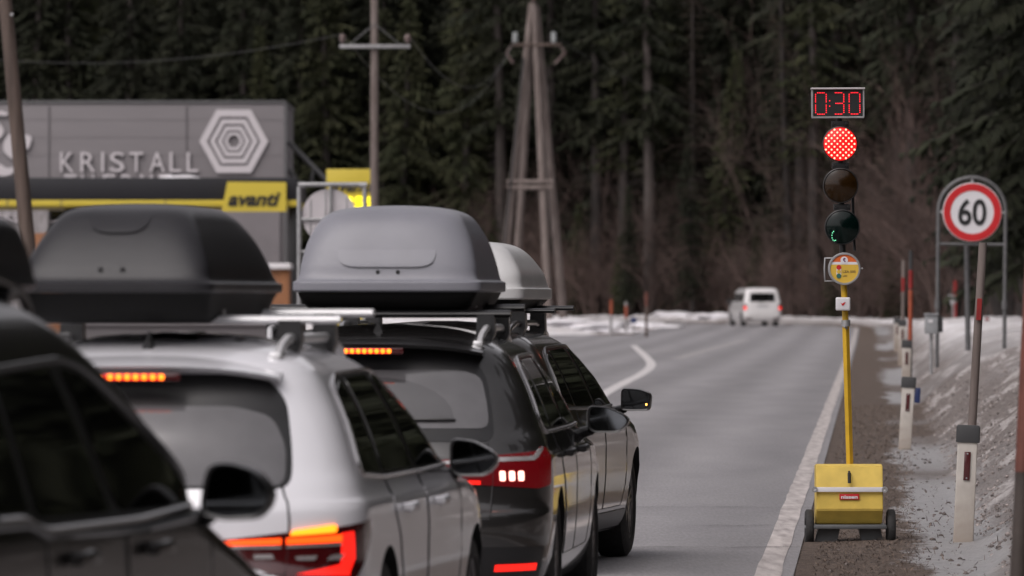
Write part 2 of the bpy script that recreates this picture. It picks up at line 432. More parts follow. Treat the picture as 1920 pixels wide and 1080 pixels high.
def side_glass(root, h, dlo, panes, trim_m, trim_r=.009, both=True):
    for sg in ((1, -1) if both else (1,)):
        bm = B(); patch(bm, side_fn(h, sg), dlo, .002, 9); fr = obj('window_surround', bm, M['black_trim'], root)
        for p in panes:
            bm = B(); patch(bm, side_fn(h, sg), p, .006, 9); obj('side_window', bm, M['black_glass'], root)
        if trim_m:
            bm = B(); loop = densify(dlo, .06, True)
            tube(bm, [(sg*(h.side_x(y, z)+.004), y, z) for y, z in loop], trim_r, 6, False); obj('window_trim', bm, trim_m, root)
def seams(root, h, lines_side, lines_rear, r=.0045):
    bm = B()
    for l in lines_side:
        for sg in (1, -1): tube(bm, [(sg*(h.side_x(y, z)+.0005), y, z) for y, z in densify(l, .04)], r, 5)
    for l in lines_rear:
        for sg in (1, -1): tube(bm, [(lambda p: (p[0]*sg, p[1], p[2]))(h.wrap(u, z, .0005)) for u, z in densify(l, .03)], r, 5)
    obj('panel_gap', bm, M['black_trim'], root, None)
def handles(root, h, spots, m):
    for y, z in spots:
        for sg in (1, -1):
            bm = B(); pts = [(y-.11, z, .0), (y-.095, z, .032), (y, z+.006, .042), (y+.095, z, .032), (y+.11, z, .0)]
            tube(bm, [(sg*(h.side_x(a, b)+c), a, b) for a, b, c in pts], [.012, .016, .017, .016, .012], 8, scale=(1, 1.25))
            obj('door_handle', bm, m, root)
def doors(root, h, m, ya, yb, yc, zs, hz, hm, zlo=.36):
    """front and rear doors on both sides, each with its handle; ya rear edge over the wheel arch, yb middle, yc front edge"""
    for sg in (1, -1):
        for poly, hy in (([(ya, .84), (ya, zs), (yb-.02, zs), (yb-.02, zlo), (ya+.27, zlo), (ya+.23, .55), (ya+.13, .72)], ya+.33), ([(yb+.02, zlo), (yb+.02, zs), (yc, zs-.02), (yc-.02, .50), (yc-.16, zlo)], yb+.33)):
            bm = B(); patch(bm, side_fn(h, sg), poly, .0025, 30, depth=.012); d_ = obj('door', bm, m, root)
            bm = B(); z = hz; pts = [(hy-.11, z, .0), (hy-.095, z, .032), (hy, z+.006, .042), (hy+.095, z, .032), (hy+.11, z, .0)]
            tube(bm, [(sg*(h.side_x(a, b)+c), a, b) for a, b, c in pts], [.012, .016, .017, .016, .012], 8, scale=(1, 1.25)); obj('handle', bm, hm, d_)
            bm = B(); loop = densify(poly, .05, True); tube(bm, [(sg*(h.side_x(a, b)+.0005), a, b) for a, b in loop], .0042, 5, False); obj('door_gap', bm, M['black_trim'], d_, None)
def rails(root, h, x, y0, y1, m, lift=.045):
    for sg in (1, -1):
        bm = B(); pts = []; n = 22
        for i in range(n+1):
            t = i/n; y = y0+(y1-y0)*t; e = min(1, min(t, 1-t)/.09)
            xx = x - .02*(1-e)
            pts.append((sg*xx, y, h.roof_z(xx, y) - .01 + (lift+.02)*math.sqrt(e)))
        tube(bm, pts, .017, 8, scale=(1, 1.2))
        for y in (y0+.01, y1-.01): box(bm, (sg*(x-.02), y+(.04 if y < 1.5 else -.04), h.roof_z(x-.02, y)+.004), (.05, .16, .03), .01)
        obj('roof_rail', bm, m, root)
def crossbar(root, h, y, half, z, m, foot_m, xf, wide=.075, th=.034):
    bm = B(); tube(bm, [(-half, y, z), (half, y, z)], wide/2, 16, scale=(1, th/wide))
    # tube's own frame: a = horizontal across travel
    b = obj('crossbar', bm, m, root)
    for sg in (1, -1):
        bm = B(); zb = h.roof_z(xf, y)+.03
        poly = [(-.045, z-.004-zb), (.045, z-.004-zb), (.05, .0), (.035, -.035), (-.035, -.035), (-.05, 0)]
        prism(bm, poly, -.045, .045, (sg*xf, y, zb)); obj('bar_foot', bm, foot_m, b, 30)
def spoiler(root, h, half, y0, z0, m, th=.035, length=.30, zr=.05):
    bm = B(); top, bot = [], []
    nx = 17
    for i in range(nx):
        t = -1+2*i/(nx-1); x = half*t; yy = y0+.10*t*t; dz = -.045*abs(t)**3
        rt, rb = [], []
        for j in range(5):
            v = j/4; y = yy+length*v
            zt = z0+dz+th*.5*(.4+.6*min(1, v*3+.2)) + zr*v*(1-.25*t*t); zb = z0+dz-th*.5
            rt.append(bm.verts.new((x, y, zt))); rb.append(bm.verts.new((x, y+.02, zb)))
        top.append(rt); bot.append(rb)
    for i in range(nx-1):
        for j in range(4):
            bm.faces.new((top[i][j], top[i+1][j], top[i+1][j+1], top[i][j+1])); bm.faces.new((bot[i][j], bot[i][j+1], bot[i+1][j+1], bot[i+1][j]))
        bm.faces.new((top[i][0], bot[i][0], bot[i+1][0], top[i+1][0]))
    for i in (0, nx-1):
        for j in range(4): bm.faces.new((top[i][j], top[i][j+1], bot[i][j+1], bot[i][j]))
    bmesh.ops.recalc_face_normals(bm, faces=bm.faces)
    return obj('spoiler', bm, m, root, 50)
def wiper(root, h, x0, z0, x1, z1):
    bm = B(); f = rear_fn(h)
    tube(bm, [f(x0+(x1-x0)*t, z0+(z1-z0)*t, .02) for t in np.linspace(0, 1, 8)], [.014]+[.009]*6+[.006], 6)
    lathe(bm, [(-.035, .004), (-.035, .022), (0.01, .028)], 16, 'Y', f(x0, z0, .0)); obj('rear_wiper', bm, M['black_trim'], root)
def antenna(root, h, y):
    bm = B(); z = h.roof_z(.02, y)
    prism(bm, [(-.002, .075), (.002, .075), (.022, 0.0), (-.022, 0.0)], -.015, .02, (0, y, z-.005))
    prism(bm, [(-.001, .05), (.001, .05), (.03, -.01), (-.03, -.01)], -.06, -.015, (0, y, z-.005)); obj('roof_antenna', bm, M['black_trim'], root, 60)
def third_light(root, y, z, half, n, lit=True):
    bm = B(); box(bm, (0.02, y+.012, z), (half*2+.09, .03, .034), .008); base = obj('high_brake_light', bm, M['lens_dark'], root)
    bm = B(); box(bm, (0, y-.004, z), (half*2, .008, .024), .003); obj('lamp_strip', bm, M['lamp_red'], base)
    bm = B()
    for k in range(n):
        lathe(bm, [(-.012, .0005), (-.010, .012*.9), (-.006, .013)], 10, 'Y', (-half*.92+2*half*.92*k/(n-1), y, z))
    obj('lamp_leds', bm, M['lamp_hot'], base)
    return base
def wheels(root, axles, r, w_):
    for y in axles:
        for sg in (1, -1): make_wheel(root, sg*(w_-.125), y, r, sg)
def frontal(root, h, zlo, zhi, hlz):
    bm = B(); hw = h.at(zlo)[2]*.86; ht_ = h.at(zhi)[2]*.86
    patch(bm, front_fn(h), [(-hw, zlo), (hw, zlo), (ht_, zhi), (-ht_, zhi)], .004, 9); obj('windscreen', bm, M['black_glass'], root)
    fn = front_fn(h)
    for sg in (1, -1):
        bm = B(); patch(bm, fn, [(sg*.48, hlz-.05), (sg*.84, hlz-.01), (sg*.84, hlz+.08), (sg*.48, hlz+.05)], .004, 5); obj('headlight', bm, M['lens_clear'], root)
    bm = B(); patch(bm, fn, [(-.45, hlz-.20), (.45, hlz-.20), (.45, hlz+.02), (-.45, hlz+.02)], .004, 5); obj('grille', bm, M['black_trim'], root)

def place(root, d, X, th):
    root.location = (X, d, 0); root.rotation_euler = (0, 0, -th)

# ---- white estate car
def white_estate():
    root = empty('estate_car'); tag(root, 'white estate car under a dark grey roof box with lit orange brake lights', 'car')
    h = Hull(BASE); pm = M['white_paint']
    body = obj('body', h.bm(), pm, root); cut_arches(body, (1.02, 3.86), .375, .935)
    dlo = smooth_poly([(.60, 1.00), (.86, 1.34), (1.15, 1.395), (2.15, 1.405), (2.38, 1.385), (3.42, .985), (2.4, .975), (1.2, .975)], .10, 5)
    panes = [smooth_poly(p, .04, 3) for p in ([(.68, 1.01), (.91, 1.325), (1.20, 1.375), (1.18, 1.0)], [(1.25, 1.0), (1.34, 1.378), (1.98, 1.387), (2.12, .995)], [(2.22, .995), (2.10, 1.385), (2.34, 1.37), (3.20, 1.02), (3.22, .995)])]
    side_glass(root, h, dlo, panes, M['chrome'])
    f = rear_fn(h)
    bm = B(); patch(bm, f, smooth_poly([(-.66, .955), (.66, .955), (.645, 1.10), (.60, 1.30), (.50, 1.40), (-.50, 1.40), (-.60, 1.30), (-.645, 1.10)], .06, 4), .003, 12); obj('rear_window_surround', bm, M['black_trim'], root)
    bm = B(); patch(bm, f, smooth_poly([(-.635, .965), (.635, .965), (.62, 1.12), (.555, 1.235), (.40, 1.275), (-.40, 1.275), (-.555, 1.235), (-.62, 1.12)], .05, 4), .007, 12); obj('rear_window', bm, M['dirty_glass'], root)
    spoiler(root, h, .57, .345, 1.425, pm, th=.026, length=.22, zr=.035)
    third_light(root, .335, 1.390, .13, 8)
    wf = wrap_fn(h)
    for sg in (1, -1):
        wf = wrap_fn(h, sg)
        bm = B(); patch(bm, wf, [(.34, .715), (.66, .60), (.98, .60), (1.16, .79), (1.14, .83), (.66, .785), (.36, .752)], .004, 7); lens = obj('tail_light', bm, M['lens_dark'], root)
        bm = B(); patch(bm, wf, [(.36, .731), (.635, .738), (.635, .762), (.40, .752)], .008, 3); patch(bm, wf, [(.655, .738), (.885, .746), (.885, .774), (.655, .762)], .008, 3); obj('lamp_strip', bm, M['lamp_orange'], lens)
        bm = B(); patch(bm, wf, smooth_poly([(.665, .771), (.86, .784), (.86, .815), (.68, .792)], .012, 3), .011, 4); obj('brake_strip', bm, M['lamp_hot'], lens)
        bm = B(); patch(bm, wf, [(.885, .655), (.93, .63), (.955, .68), (.945, .785), (.885, .779)], .008, 5); patch(bm, wf, [(.70, .622), (.93, .615), (.93, .650), (.885, .658)], .009, 3); obj('lamp_surround', bm, M['lamp_red'], lens)
        bm = B()
        patch(bm, wf, [(.40, .722), (.635, .722), (.635, .731), (.40, .731)], .008, 2); patch(bm, wf, [(.655, .724), (.885, .732), (.885, .740), (.655, .732)], .008, 2)
        patch(bm, wf, [(.53, .682), (.61, .682), (.60, .700), (.53, .698)], .008, 2); patch(bm, wf, [(.70, .676), (.77, .676), (.78, .694), (.69, .690)], .008, 2); patch(bm, wf, [(.82, .676), (.885, .676), (.90, .700), (.84, .694)], .008, 2)
        obj('lens_insert', bm, M['lens_clear'], lens)
    doors(root, h, pm, 1.22, 2.20, 3.30, .968, .845, pm)
    seams(root, h, [], [[(.665, .965), (.668, .83), (.655, .60)], [(0.0, .62), (.655, .62)]])
    rails(root, h, .545, .68, 2.5, M['silver_rail'])
    for y, z in ((1.00, 1.615), (1.95, 1.64)): crossbar(root, h, y, .74, z, M['bar_silver'], M['black_trim'], .535)
    antenna(root, h, .75)
    bm = B(); zr = []
    # dark glass roof panel
    g = [[bm.verts.new((x, y, h.roof_z(min(abs(x), .5), y)+.004)) for x in np.linspace(-.42, .42, 9)] for y in np.linspace(1.0, 2.1, 10)]
    for i in range(9):
        for k in range(8): bm.faces.new((g[i][k], g[i+1][k], g[i+1][k+1], g[i][k+1]))
    bmesh.ops.recalc_face_normals(bm, faces=bm.faces); obj('glass_roof', bm, M['black_glass'], root)
    for sg in (1, -1): make_mirror(root, (sg*1.005, 3.18, 1.01), .215, .165, M['black_trim'] if sg < 0 else M['white_paint'], 'wedge', sg=sg)
    wheels(root, (1.02, 3.86), .33, .935)
    bm = B(); patch(bm, f, [(-.27, .43), (.27, .43), (.27, .53), (-.27, .53)], .006, 2); obj('number_plate', bm, M['plate'], root, None)
    bm = B(); patch(bm, wrap_fn(h), [(-.9, .22), (.9, .22), (.9, .36), (-.9, .36)], .004, 4); obj('bumper_insert', bm, M['black_trim'], root)
    frontal(root, h, 1.05, 1.42, .72)
    place(root, 27.1, -1.545, .12)
    return root, h
# ---- dark estate car
def dark_estate():
    root = empty('estate_car'); tag(root, 'black estate car under a mid grey roof box, ahead of the white estate car', 'car')
    h = Hull(scaled(BASE, 1.008, 1.02, 1.005)); pm = M['dark_paint']
    body = obj('body', h.bm(), pm, root); cut_arches(body, (1.03, 3.95), .385, .942)
    dlo = smooth_poly([(.66, 1.07), (.88, 1.33), (1.15, 1.395), (2.2, 1.405), (2.42, 1.385), (3.46, 1.02), (2.4, 1.01), (.80, 1.01)], .10, 5)
    panes = [smooth_poly(p, .04, 3) for p in ([(.74, 1.05), (.95, 1.325), (1.20, 1.375), (1.16, 1.03)], [(1.24, 1.03), (1.29, 1.378), (2.00, 1.387), (2.14, 1.03)], [(2.24, 1.03), (2.12, 1.385), (2.38, 1.37), (3.22, 1.06), (3.24, 1.03)])]
    side_glass(root, h, dlo, panes, M['chrome'])
    f = rear_fn(h)
    bm = B(); patch(bm, f, smooth_poly([(-.66, .975), (.66, .975), (.645, 1.10), (.60, 1.30), (.52, 1.41), (-.52, 1.41), (-.60, 1.30), (-.645, 1.10)], .06, 4), .003, 12); obj('rear_window_surround', bm, M['black_trim'], root)
    bm = B(); patch(bm, f, smooth_poly([(-.63, 1.04), (.63, 1.04), (.615, 1.15), (.575, 1.30), (.48, 1.335), (-.48, 1.335), (-.575, 1.30), (-.615, 1.15)], .05, 4), .007, 12); obj('rear_window', bm, M['dirty_glass'], root)
    # sector cleaned by the wiper
    arc = [(.0, 1.085)] + [(.43*math.cos(a), 1.085+.215*math.sin(a)) for a in np.linspace(0.05, math.pi-.2, 14)]
    arc = [(x+.02, z) for x, z in arc if True]
    bm = B(); patch(bm, f, [(-.40, 1.09)]+[(x, z) for x, z in reversed(arc[1:])]+[(.45, 1.085)], .0105, 6, depth=.004); obj('wiped_glass', bm, M['clear_glass'], root)
    wiper(root, h, .13, 1.085, .46, 1.085)
    spoiler(root, h, .58, .35, 1.462, pm, th=.026, length=.24, zr=.03)
    third_light(root, .34, 1.432, .12, 8)
    for sg in (1, -1):
        wf = wrap_fn(h, sg)
        bm = B(); patch(bm, wf, [(.0, .775), (.60, .755), (.92, .735), (1.05, .755), (1.09, .90), (1.08, .94), (1.0, .945), (.96, .925), (.60, .90), (.0, .85)], .004, 7); lens = obj('tail_light', bm, M['lamp_glow'], root)
        bm = B(); patch(bm, wf, [(.0, .845), (.62, .893), (.90, .90), (.96, .93), (1.02, .945), (1.02, .935), (.96, .91), (.90, .878), (.62, .872), (.0, .832)], .008, 3); obj('lens_insert', bm, M['lens_clear'], lens)
        bm = B(); patch(bm, wf, [(.30, .765), (.60, .757), (.60, .777), (.30, .782)], .008, 3); obj('lamp_strip', bm, M['lamp_red'], lens)
        bm = B()
        for k in range(3): patch(bm, wf, smooth_poly([(.700+.050*k, .775), (.728+.050*k, .775), (.728+.050*k, .825), (.700+.050*k, .825)], .008, 2), .012, 4)
        obj('brake_segments', bm, M['lamp_white'], lens)
        bm = B(); patch(bm, wf, [(.70, .315), (.95, .32), (.95, .355), (.70, .35)], .006, 3); obj('reflector', bm, M['lamp_red'], root)  # passive reflector, its red shine is added as emission
    bm = B(); patch(bm, wrap_fn(h), [(-1.0, .22), (1.0, .22), (1.0, .44), (-1.0, .44)], .003, 5); obj('bumper_insert', bm, M['black_trim'], root)
    doors(root, h, pm, 1.22, 2.22, 3.36, 1.0, .89, M['black_trim'])
    seams(root, h, [], [[(.665, .965), (.668, .83), (.655, .60)], [(0.0, .58), (.655, .58)]])
    rails(root, h, .56, .68, 2.6, M['silver_rail'])
    for y, z in ((1.05, 1.62), (2.0, 1.65)): crossbar(root, h, y, .68, z, M['black_trim'], M['black_trim'], .55, .09, .04)
    antenna(root, h, .95)
    for sg in (1, -1): make_mirror(root, (sg*1.045, 3.26, 1.035), .235, .15, pm, 'wedge', sg=sg)
    wheels(root, (1.03, 3.95), .345, .942)
    bm = B(); patch(bm, f, [(-.27, .60), (.27, .60), (.27, .71), (-.27, .71)], .006, 2); obj('number_plate', bm, M['plate'], root, None)
    frontal(root, h, 1.05, 1.42, .72)
    place(root, 35.1, -.765, .078)
    return root, h
# ---- front hatchback / crossover
def front_car():
    root = empty('hatchback_car'); tag(root, 'brownish black car under a pale roof box at the head of the queue', 'car')
    h = Hull(scaled(BASE, 1.015, .93, 1.0)); pm = M['brown_black_paint']
    body = obj('body', h.bm(), pm, root); cut_arches(body, (.95, 3.62), .385, .92)
    dlo = smooth_poly([(.62, 1.06), (.80, 1.33), (1.05, 1.395), (2.0, 1.405), (2.2, 1.385), (3.2, 1.02), (2.2, 1.0), (.75, 1.02)], .12, 5)
    panes = [smooth_poly(p, .04, 3) for p in ([(.70, 1.06), (.86, 1.32), (1.05, 1.37), (1.12, 1.03)], [(1.18, 1.03), (1.12, 1.375), (1.85, 1.387), (1.98, 1.02)], [(2.07, 1.02), (1.96, 1.385), (2.16, 1.37), (2.96, 1.06), (2.98, 1.02)])]
    side_glass(root, h, dlo, panes, M['dark_chrome'])
    f = rear_fn(h)
    bm = B(); patch(bm, f, smooth_poly([(-.63, 1.00), (.63, 1.00), (.60, 1.20), (.54, 1.38), (-.54, 1.38), (-.60, 1.20)], .06, 4), .004, 12); obj('rear_window', bm, M['clear_glass'], root)
    spoiler(root, h, .58, .30, 1.44, pm, th=.03)
    third_light(root, .31, 1.42, .10, 6)
    for sg in (1, -1):
        wf = wrap_fn(h, sg)
        bm = B(); patch(bm, wf, [(.50, .83), (.95, .84), (1.12, .93), (1.10, .99), (.95, 1.0), (.52, .93)], .004, 6); lens = obj('tail_light', bm, M['lamp_glow'], root)
        bm = B(); patch(bm, wf, [(.86, .86), (1.0, .88), (1.03, .93), (.90, .95)], .009, 4); patch(bm, wf, [(1.0, .92), (1.06, .935), (1.06, .98), (1.02, .985)], .010, 3); obj('lamp_strip', bm, M['lamp_red'], lens)
        bm = B(); patch(bm, wf, [(.90, .89), (.95, .89), (.95, .915), (.90, .915)], .014, 3); obj('brake_strip', bm, M['lamp_hot'], lens)
    for sg in (1, -1):
        bm = B(); patch(bm, side_fn(h, sg), [(1.34, .22), (3.22, .22), (3.22, .33), (1.34, .33)], .008, 4); obj('sill_trim', bm, M['black_trim'], root)
    doors(root, h, pm, 1.12, 2.05, 3.08, 1.0, .895, pm)
    seams(root, h, [], [[(.64, .98), (.66, .83), (.64, .60)]])
    rails(root, h, .54, .66, 2.4, M['chrome'])
    for y, z in ((1.10, 1.625), (1.95, 1.64)): crossbar(root, h, y, .76, z, M['black_trim'], M['black_trim'], .53, .08, .03)
    for sg in (1, -1): make_mirror(root, (sg*1.03, 2.92, 1.045), .20, .145, M['black_trim'], 'square', amber=sg > 0, sg=sg)
    wheels(root, (.95, 3.62), .345, .92)
    frontal(root, h, 1.05, 1.42, .72)
    place(root, 42.3, -.645, .148)
    return root, h
# ---- near SUV
def suv():
    root = empty('suv'); tag(root, 'black suv behind the white estate car, nearest vehicle, carrier on roof bars', 'car')
    rows = scaled(BASE, 1.0, .95, 1.155); hood = {.75: 4.12, .86: 3.62, .895: 3.50, .915: 3.44, .97: 3.42, 1.02: 3.34}
    rows = [(z, a, hood.get(BASE[i][0], b), w_, c, {.75: .8, .86: .75, .895: .72, .915: .70, .97: .62, 1.02: .56}.get(BASE[i][0], e)) for i, (z, a, b, w_, c, e) in enumerate(rows)]; h = Hull(rows); pm = M['suv_paint']
    body = obj('body', h.bm(), pm, root); cut_arches(body, (.97, 3.66), .41, .935)
    zs = 1.055
    dlo = smooth_poly([(.62, zs+.02), (.82, 1.40), (1.05, 1.49), (2.0, 1.52), (2.2, 1.49), (3.22, zs+.01), (2.2, zs-.02), (1.12, zs-.02), (1.02, zs+.02)], .10, 5)
    panes = [smooth_poly(p, .04, 3) for p in ([(.72, zs+.04), (.88, 1.40), (1.10, 1.47), (1.06, zs+.04)], [(1.14, zs+.02), (1.16, 1.475), (1.80, 1.495), (1.94, zs+.01)], [(2.04, zs+.01), (1.92, 1.495), (2.14, 1.47), (2.98, zs+.05), (3.02, zs+.01)])]
    side_glass(root, h, dlo, panes, M['dark_chrome'], .012)
    f = rear_fn(h)
    bm = B(); patch(bm, f, smooth_poly([(-.63, 1.10), (.63, 1.10), (.60, 1.30), (.54, 1.50), (-.54, 1.50), (-.60, 1.30)], .06, 4), .004, 12); obj('rear_window', bm, M['black_glass'], root)
    spoiler(root, h, .58, .30, 1.58, pm, th=.03)
    for sg in (1, -1):
        wf = wrap_fn(h, sg); bm = B(); patch(bm, wf, [(.55, .93), (.95, .92), (1.14, 1.0), (1.12, 1.06), (.57, 1.02)], .004, 6); obj('tail_light', bm, M['lens_dark'], root)
    doors(root, h, pm, 1.14, 2.03, 3.08, 1.015, .945, pm, .42)
    for sg in (1, -1):
        bm = B(); tube(bm, [(sg*(h.side_x(y, z)+.006), y, z) for y, z in densify([(.6, 1.06), (1.0, 1.055), (1.14, 1.02), (2.2, 1.005), (3.18, 1.03)], .06)], .012, 6); obj('belt_trim', bm, M['dark_chrome'], root)
    rails(root, h, .57, .55, 2.35, M['black_trim'], lift=.05)
    for y, z in ((1.45, 1.73), (2.0, 1.73)): crossbar(root, h, y, .56, z, M['bar_silver'], M['black_trim'], .55, .08, .035)
    for sg in (1, -1): make_mirror(root, (sg*1.055, 2.90, 1.10), .235, .185, M['black_trim'], 'round', sg=sg)
    wheels(root, (.97, 3.66), .36, .935)
    frontal(root, h, 1.16, 1.55, .80)
    place(root, 18.9, -2.47, .20)
    return root, h
white_root, white_h = white_estate()
dark_root, dark_h = dark_estate()
front_root, front_h = front_car()
suv_root, suv_h = suv()

# ------------------------------------------------------------------ roof boxes (each rests on a car, so each is its own thing)
def smooth_step(t): t = min(1, max(0, t)); return t*t*(3-2*t)
def roof_box(label, loc, th, rows_lid, rows_base, flange_z, half, length, mats, emboss, dots, nr=3.4):
    root = empty('roof_box', loc, -th); tag(root, label, 'roof box')
    lid_m, base_m = mats
    lid = Hull(rows_lid, nr, 2.4); obj('lid', lid.bm(sub=5), lid_m, root, 40)
    bs = Hull(rows_base, 4.0, 2.6); obj('base_tray', bs.bm(sub=3), base_m, root)
    f = rear_fn(lid)
    if emboss:
        z0_, z1_ = min(p[1] for p in emboss), max(p[1] for p in emboss)
        fade = lambda z: 1-smooth_step((z-z0_)/(z1_-z0_))
        bm = B(); patch(bm, lambda u, z, o_: f(u, z, (o_ if o_ > 0 else -.004)*(fade(z) if o_ > 0 else 1)-(.0015 if o_ > 0 else 0)*(1-fade(z))), smooth_poly(emboss, .06, 6), .011, 14, depth=.02); obj('lid_ridge', bm, lid_m, root, 75)
    for x, z in dots:
        bm = B(); lathe(bm, [(-.006, .0005), (-.006, .010), (.004, .012)], 12, 'Y', f(x, z, 0)); obj('lid_rivet', bm, M['black_trim'], root)
    bm = B(); hs_ = side_fn(bs)
    for y in (.45, length-.5):
        for sg in (1, -1): box(bm, (sg*(bs.side_x(y, rows_base[1][0])+.004), y, rows_base[1][0]+.03), (.02, .09, .05), .006)
    obj('box_latch', bm, M['black_trim'], root)
    return root, lid
# dark box on the white car: sits left of the middle of the roof
def on_car(car, x, y, z):
    return tuple(car.matrix_basis @ Vector((x, y, z)))
for r_ in (white_root, dark_root, front_root, suv_root):
    r_.matrix_basis  # (loc/rot already set)
bpy.context.view_layer.update()
roof_box('dark grey roof box with steep tapered sides on the white estate car', on_car(white_root, -.135, .62, 1.60), .15,
         [(.125, .0, 2.06, .405, .14, .7), (.135, -.008, 2.07, .412, .14, .7), (.16, -.008, 2.07, .412, .14, .7), (.168, .01, 2.04, .396, .14, .7), (.23, .045, 2.00, .378, .15, .8), (.32, .105, 1.93, .340, .17, .8), (.40, .175, 1.80, .296, .20, .8), (.445, .235, 1.66, .264, .24, .8), (.467, .31, 1.50, .228, .28, .7), (.481, .46, 1.25, .15, .3, .5), (.487, .6, 1.0, .06, .1, .2)],
         [(.0, .16, 1.75, .33, .12, .6), (.02, .10, 1.84, .36, .12, .6), (.10, .03, 1.98, .385, .12, .7), (.124, .015, 2.02, .395, .12, .7)],
         .12, .40, 2.05, (M['box_dark'], M['box_base']), [(-.13, .475), (-.12, .395), (-.07, .365), (.07, .365), (.12, .395), (.13, .475)], [(-.05, .215), (.04, .215)], 5.5)
roof_box('mid grey roof box with a wide rounded lid on the black estate car', on_car(dark_root, .035, .95, 1.66), .085,
         [(.075, .0, 2.12, .485, .10, .7), (.085, -.010, 2.13, .495, .10, .7), (.125, -.010, 2.13, .495, .10, .7), (.140, .01, 2.10, .472, .11, .7), (.22, .035, 2.06, .460, .13, .8), (.33, .075, 1.95, .435, .16, .85), (.42, .12, 1.78, .395, .20, .8), (.475, .17, 1.62, .355, .26, .7), (.505, .24, 1.45, .30, .3, .6), (.525, .40, 1.2, .19, .3, .5), (.532, .6, 1.0, .06, .1, .2)],
         [(-.025, .14, 1.8, .40, .10, .6), (-.012, .08, 1.9, .42, .10, .6), (.05, .025, 2.06, .462, .09, .7), (.074, .02, 2.09, .472, .09, .7)],
         .07, .48, 2.1, (M['box_grey'], M['box_base']), [(-.26, .32), (-.25, .23), (-.19, .205), (.19, .205), (.25, .23), (.26, .32)], [(-.045, .178), (.06, .178)])
roof_box('pale grey roof box on the first car, partly hidden by the mid grey box', on_car(front_root, .19, .85, 1.665), .135,
         [(.03, .0, 1.95, .395, .14, .7), (.04, -.006, 1.96, .402, .14, .7), (.095, -.006, 1.96, .402, .14, .7), (.105, .01, 1.93, .388, .14, .7), (.18, .03, 1.88, .375, .15, .8), (.26, .07, 1.76, .335, .17, .8), (.33, .13, 1.58, .28, .2, .7), (.37, .20, 1.4, .22, .22, .6), (.39, .36, 1.15, .13, .25, .4), (.395, .55, .95, .05, .1, .2)],
         [(-.03, .14, 1.65, .31, .10, .6), (-.02, .1, 1.7, .33, .10, .6), (.02, .03, 1.88, .375, .1, .7), (.029, .025, 1.9, .38, .1, .7)],
         .05, .40, 1.95, (M['box_white'], M['box_base']), None, [])
# dark carrier on the near SUV (only its right end shows)
rc = empty('roof_carrier', on_car(suv_root, .02, 1.25, 1.71), -.20); tag(rc, 'black plastic carrier on the roof bars of the near suv', 'roof carrier')
hc = Hull([(.0, .05, 1.4, .50, .12, .5), (.03, .0, 1.45, .545, .12, .5), (.06, .0, 1.45, .535, .12, .5), (.19, .05, 1.35, .52, .15, .5), (.235, .10, 1.2, .49, .15, .4), (.25, .2, 1.05, .38, .15, .3)], 4, 3)
obj('carrier_lid', hc.bm(sub=3), M['box_dark'], rc)
bm = B()
for y in (.2, .75): box(bm, (0, y, -.012), (.30, .08, .022), .005)
obj('carrier_clamp', bm, M['black_trim'], rc)

# ------------------------------------------------------------------ white van far down the road
def van():
    root = empty('van'); tag(root, 'white van with red brake lights driving away round the far bend', 'van')
    rows = [(.25,.10,4.7,.88,.2,.6),(.40,.02,4.85,.93,.2,.6),(.60,0,4.89,.95,.2,.6),(.80,.02,4.85,.955,.2,.6),(1.0,.04,4.60,.955,.2,.6),(1.12,.05,4.20,.95,.2,.5),(1.3,.08,3.95,.915,.2,.5),(1.6,.14,3.6,.86,.2,.5),(1.8,.19,3.3,.82,.2,.5),(1.88,.24,3.1,.77,.25,.5),(1.94,.4,2.9,.62,.3,.5),(1.965,.7,2.6,.40,.3,.4),(1.975,1.0,2.2,.12,.1,.1)]
    h = Hull(rows, 4, 3); pm = M['van_paint']; body = obj('body', h.bm(), pm, root); cut_arches(body, (.95, 3.95), .40, .955)
    f = rear_fn(h)
    bm = B(); patch(bm, f, smooth_poly([(-.66, 1.24), (.66, 1.24), (.62, 1.68), (-.62, 1.68)], .07), .004, 8); obj('rear_window', bm, M['black_glass'], root)
    for sg in (1, -1):
        for a, b in ((.55, 1.6), (1.72, 2.7), (2.82, 3.5)):
            bm = B(); patch(bm, side_fn(h, sg), smooth_poly([(a, 1.26), (b, 1.26), (b-.0 if b < 3 else 3.2, 1.66), (a+.06, 1.66)], .06), .004, 5); obj('side_window', bm, M['black_glass'], root)
        bm = B(); patch(bm, wrap_fn(h, sg), [(.80, .82), (1.02, .82), (1.02, 1.13), (.82, 1.13)], .006, 5); ln = obj('tail_light', bm, M['lens_dark'], root)
        bm = B(); patch(bm, wrap_fn(h, sg), [(.82, .86), (.98, .86), (.98, .99), (.83, .99)], .012, 4); obj('lamp_strip', bm, M['van_lamp'], ln)
        make_mirror(root, (sg*1.10, 3.55, 1.28), .18, .26, M['black_trim'], 'square', sg=sg)
        bm = B(); patch(bm, wrap_fn(h, sg), [(.55, .34), (.95, .34), (.95, .42), (.55, .42)], .006, 3); obj('reflector', bm, M['lens_dark'], root)
    bm = B(); patch(bm, f, [(-.27, .92), (.27, .92), (.27, 1.02), (-.27, 1.02)], .006, 2); obj('number_plate', bm, M['plate'], root, None)
    bm = B(); box(bm, (0, .035, 1.06), (.56, .05, .03), .008); obj('plate_trim', bm, M['dark_chrome'], root)
    bm = B(); tube(bm, [f(.02, 1.22, .02), f(-.5, 1.30, .02)], .012, 6); obj('rear_wiper', bm, M['black_trim'], root)
    wheels(root, (.95, 3.95), .34, .955)
    frontal(root, h, 1.25, 1.8, .85)
    return root
M['van_lamp'] = emit('van_brake_lamp', (1, 0.04, 0.03), 1.2)
van_root = van()

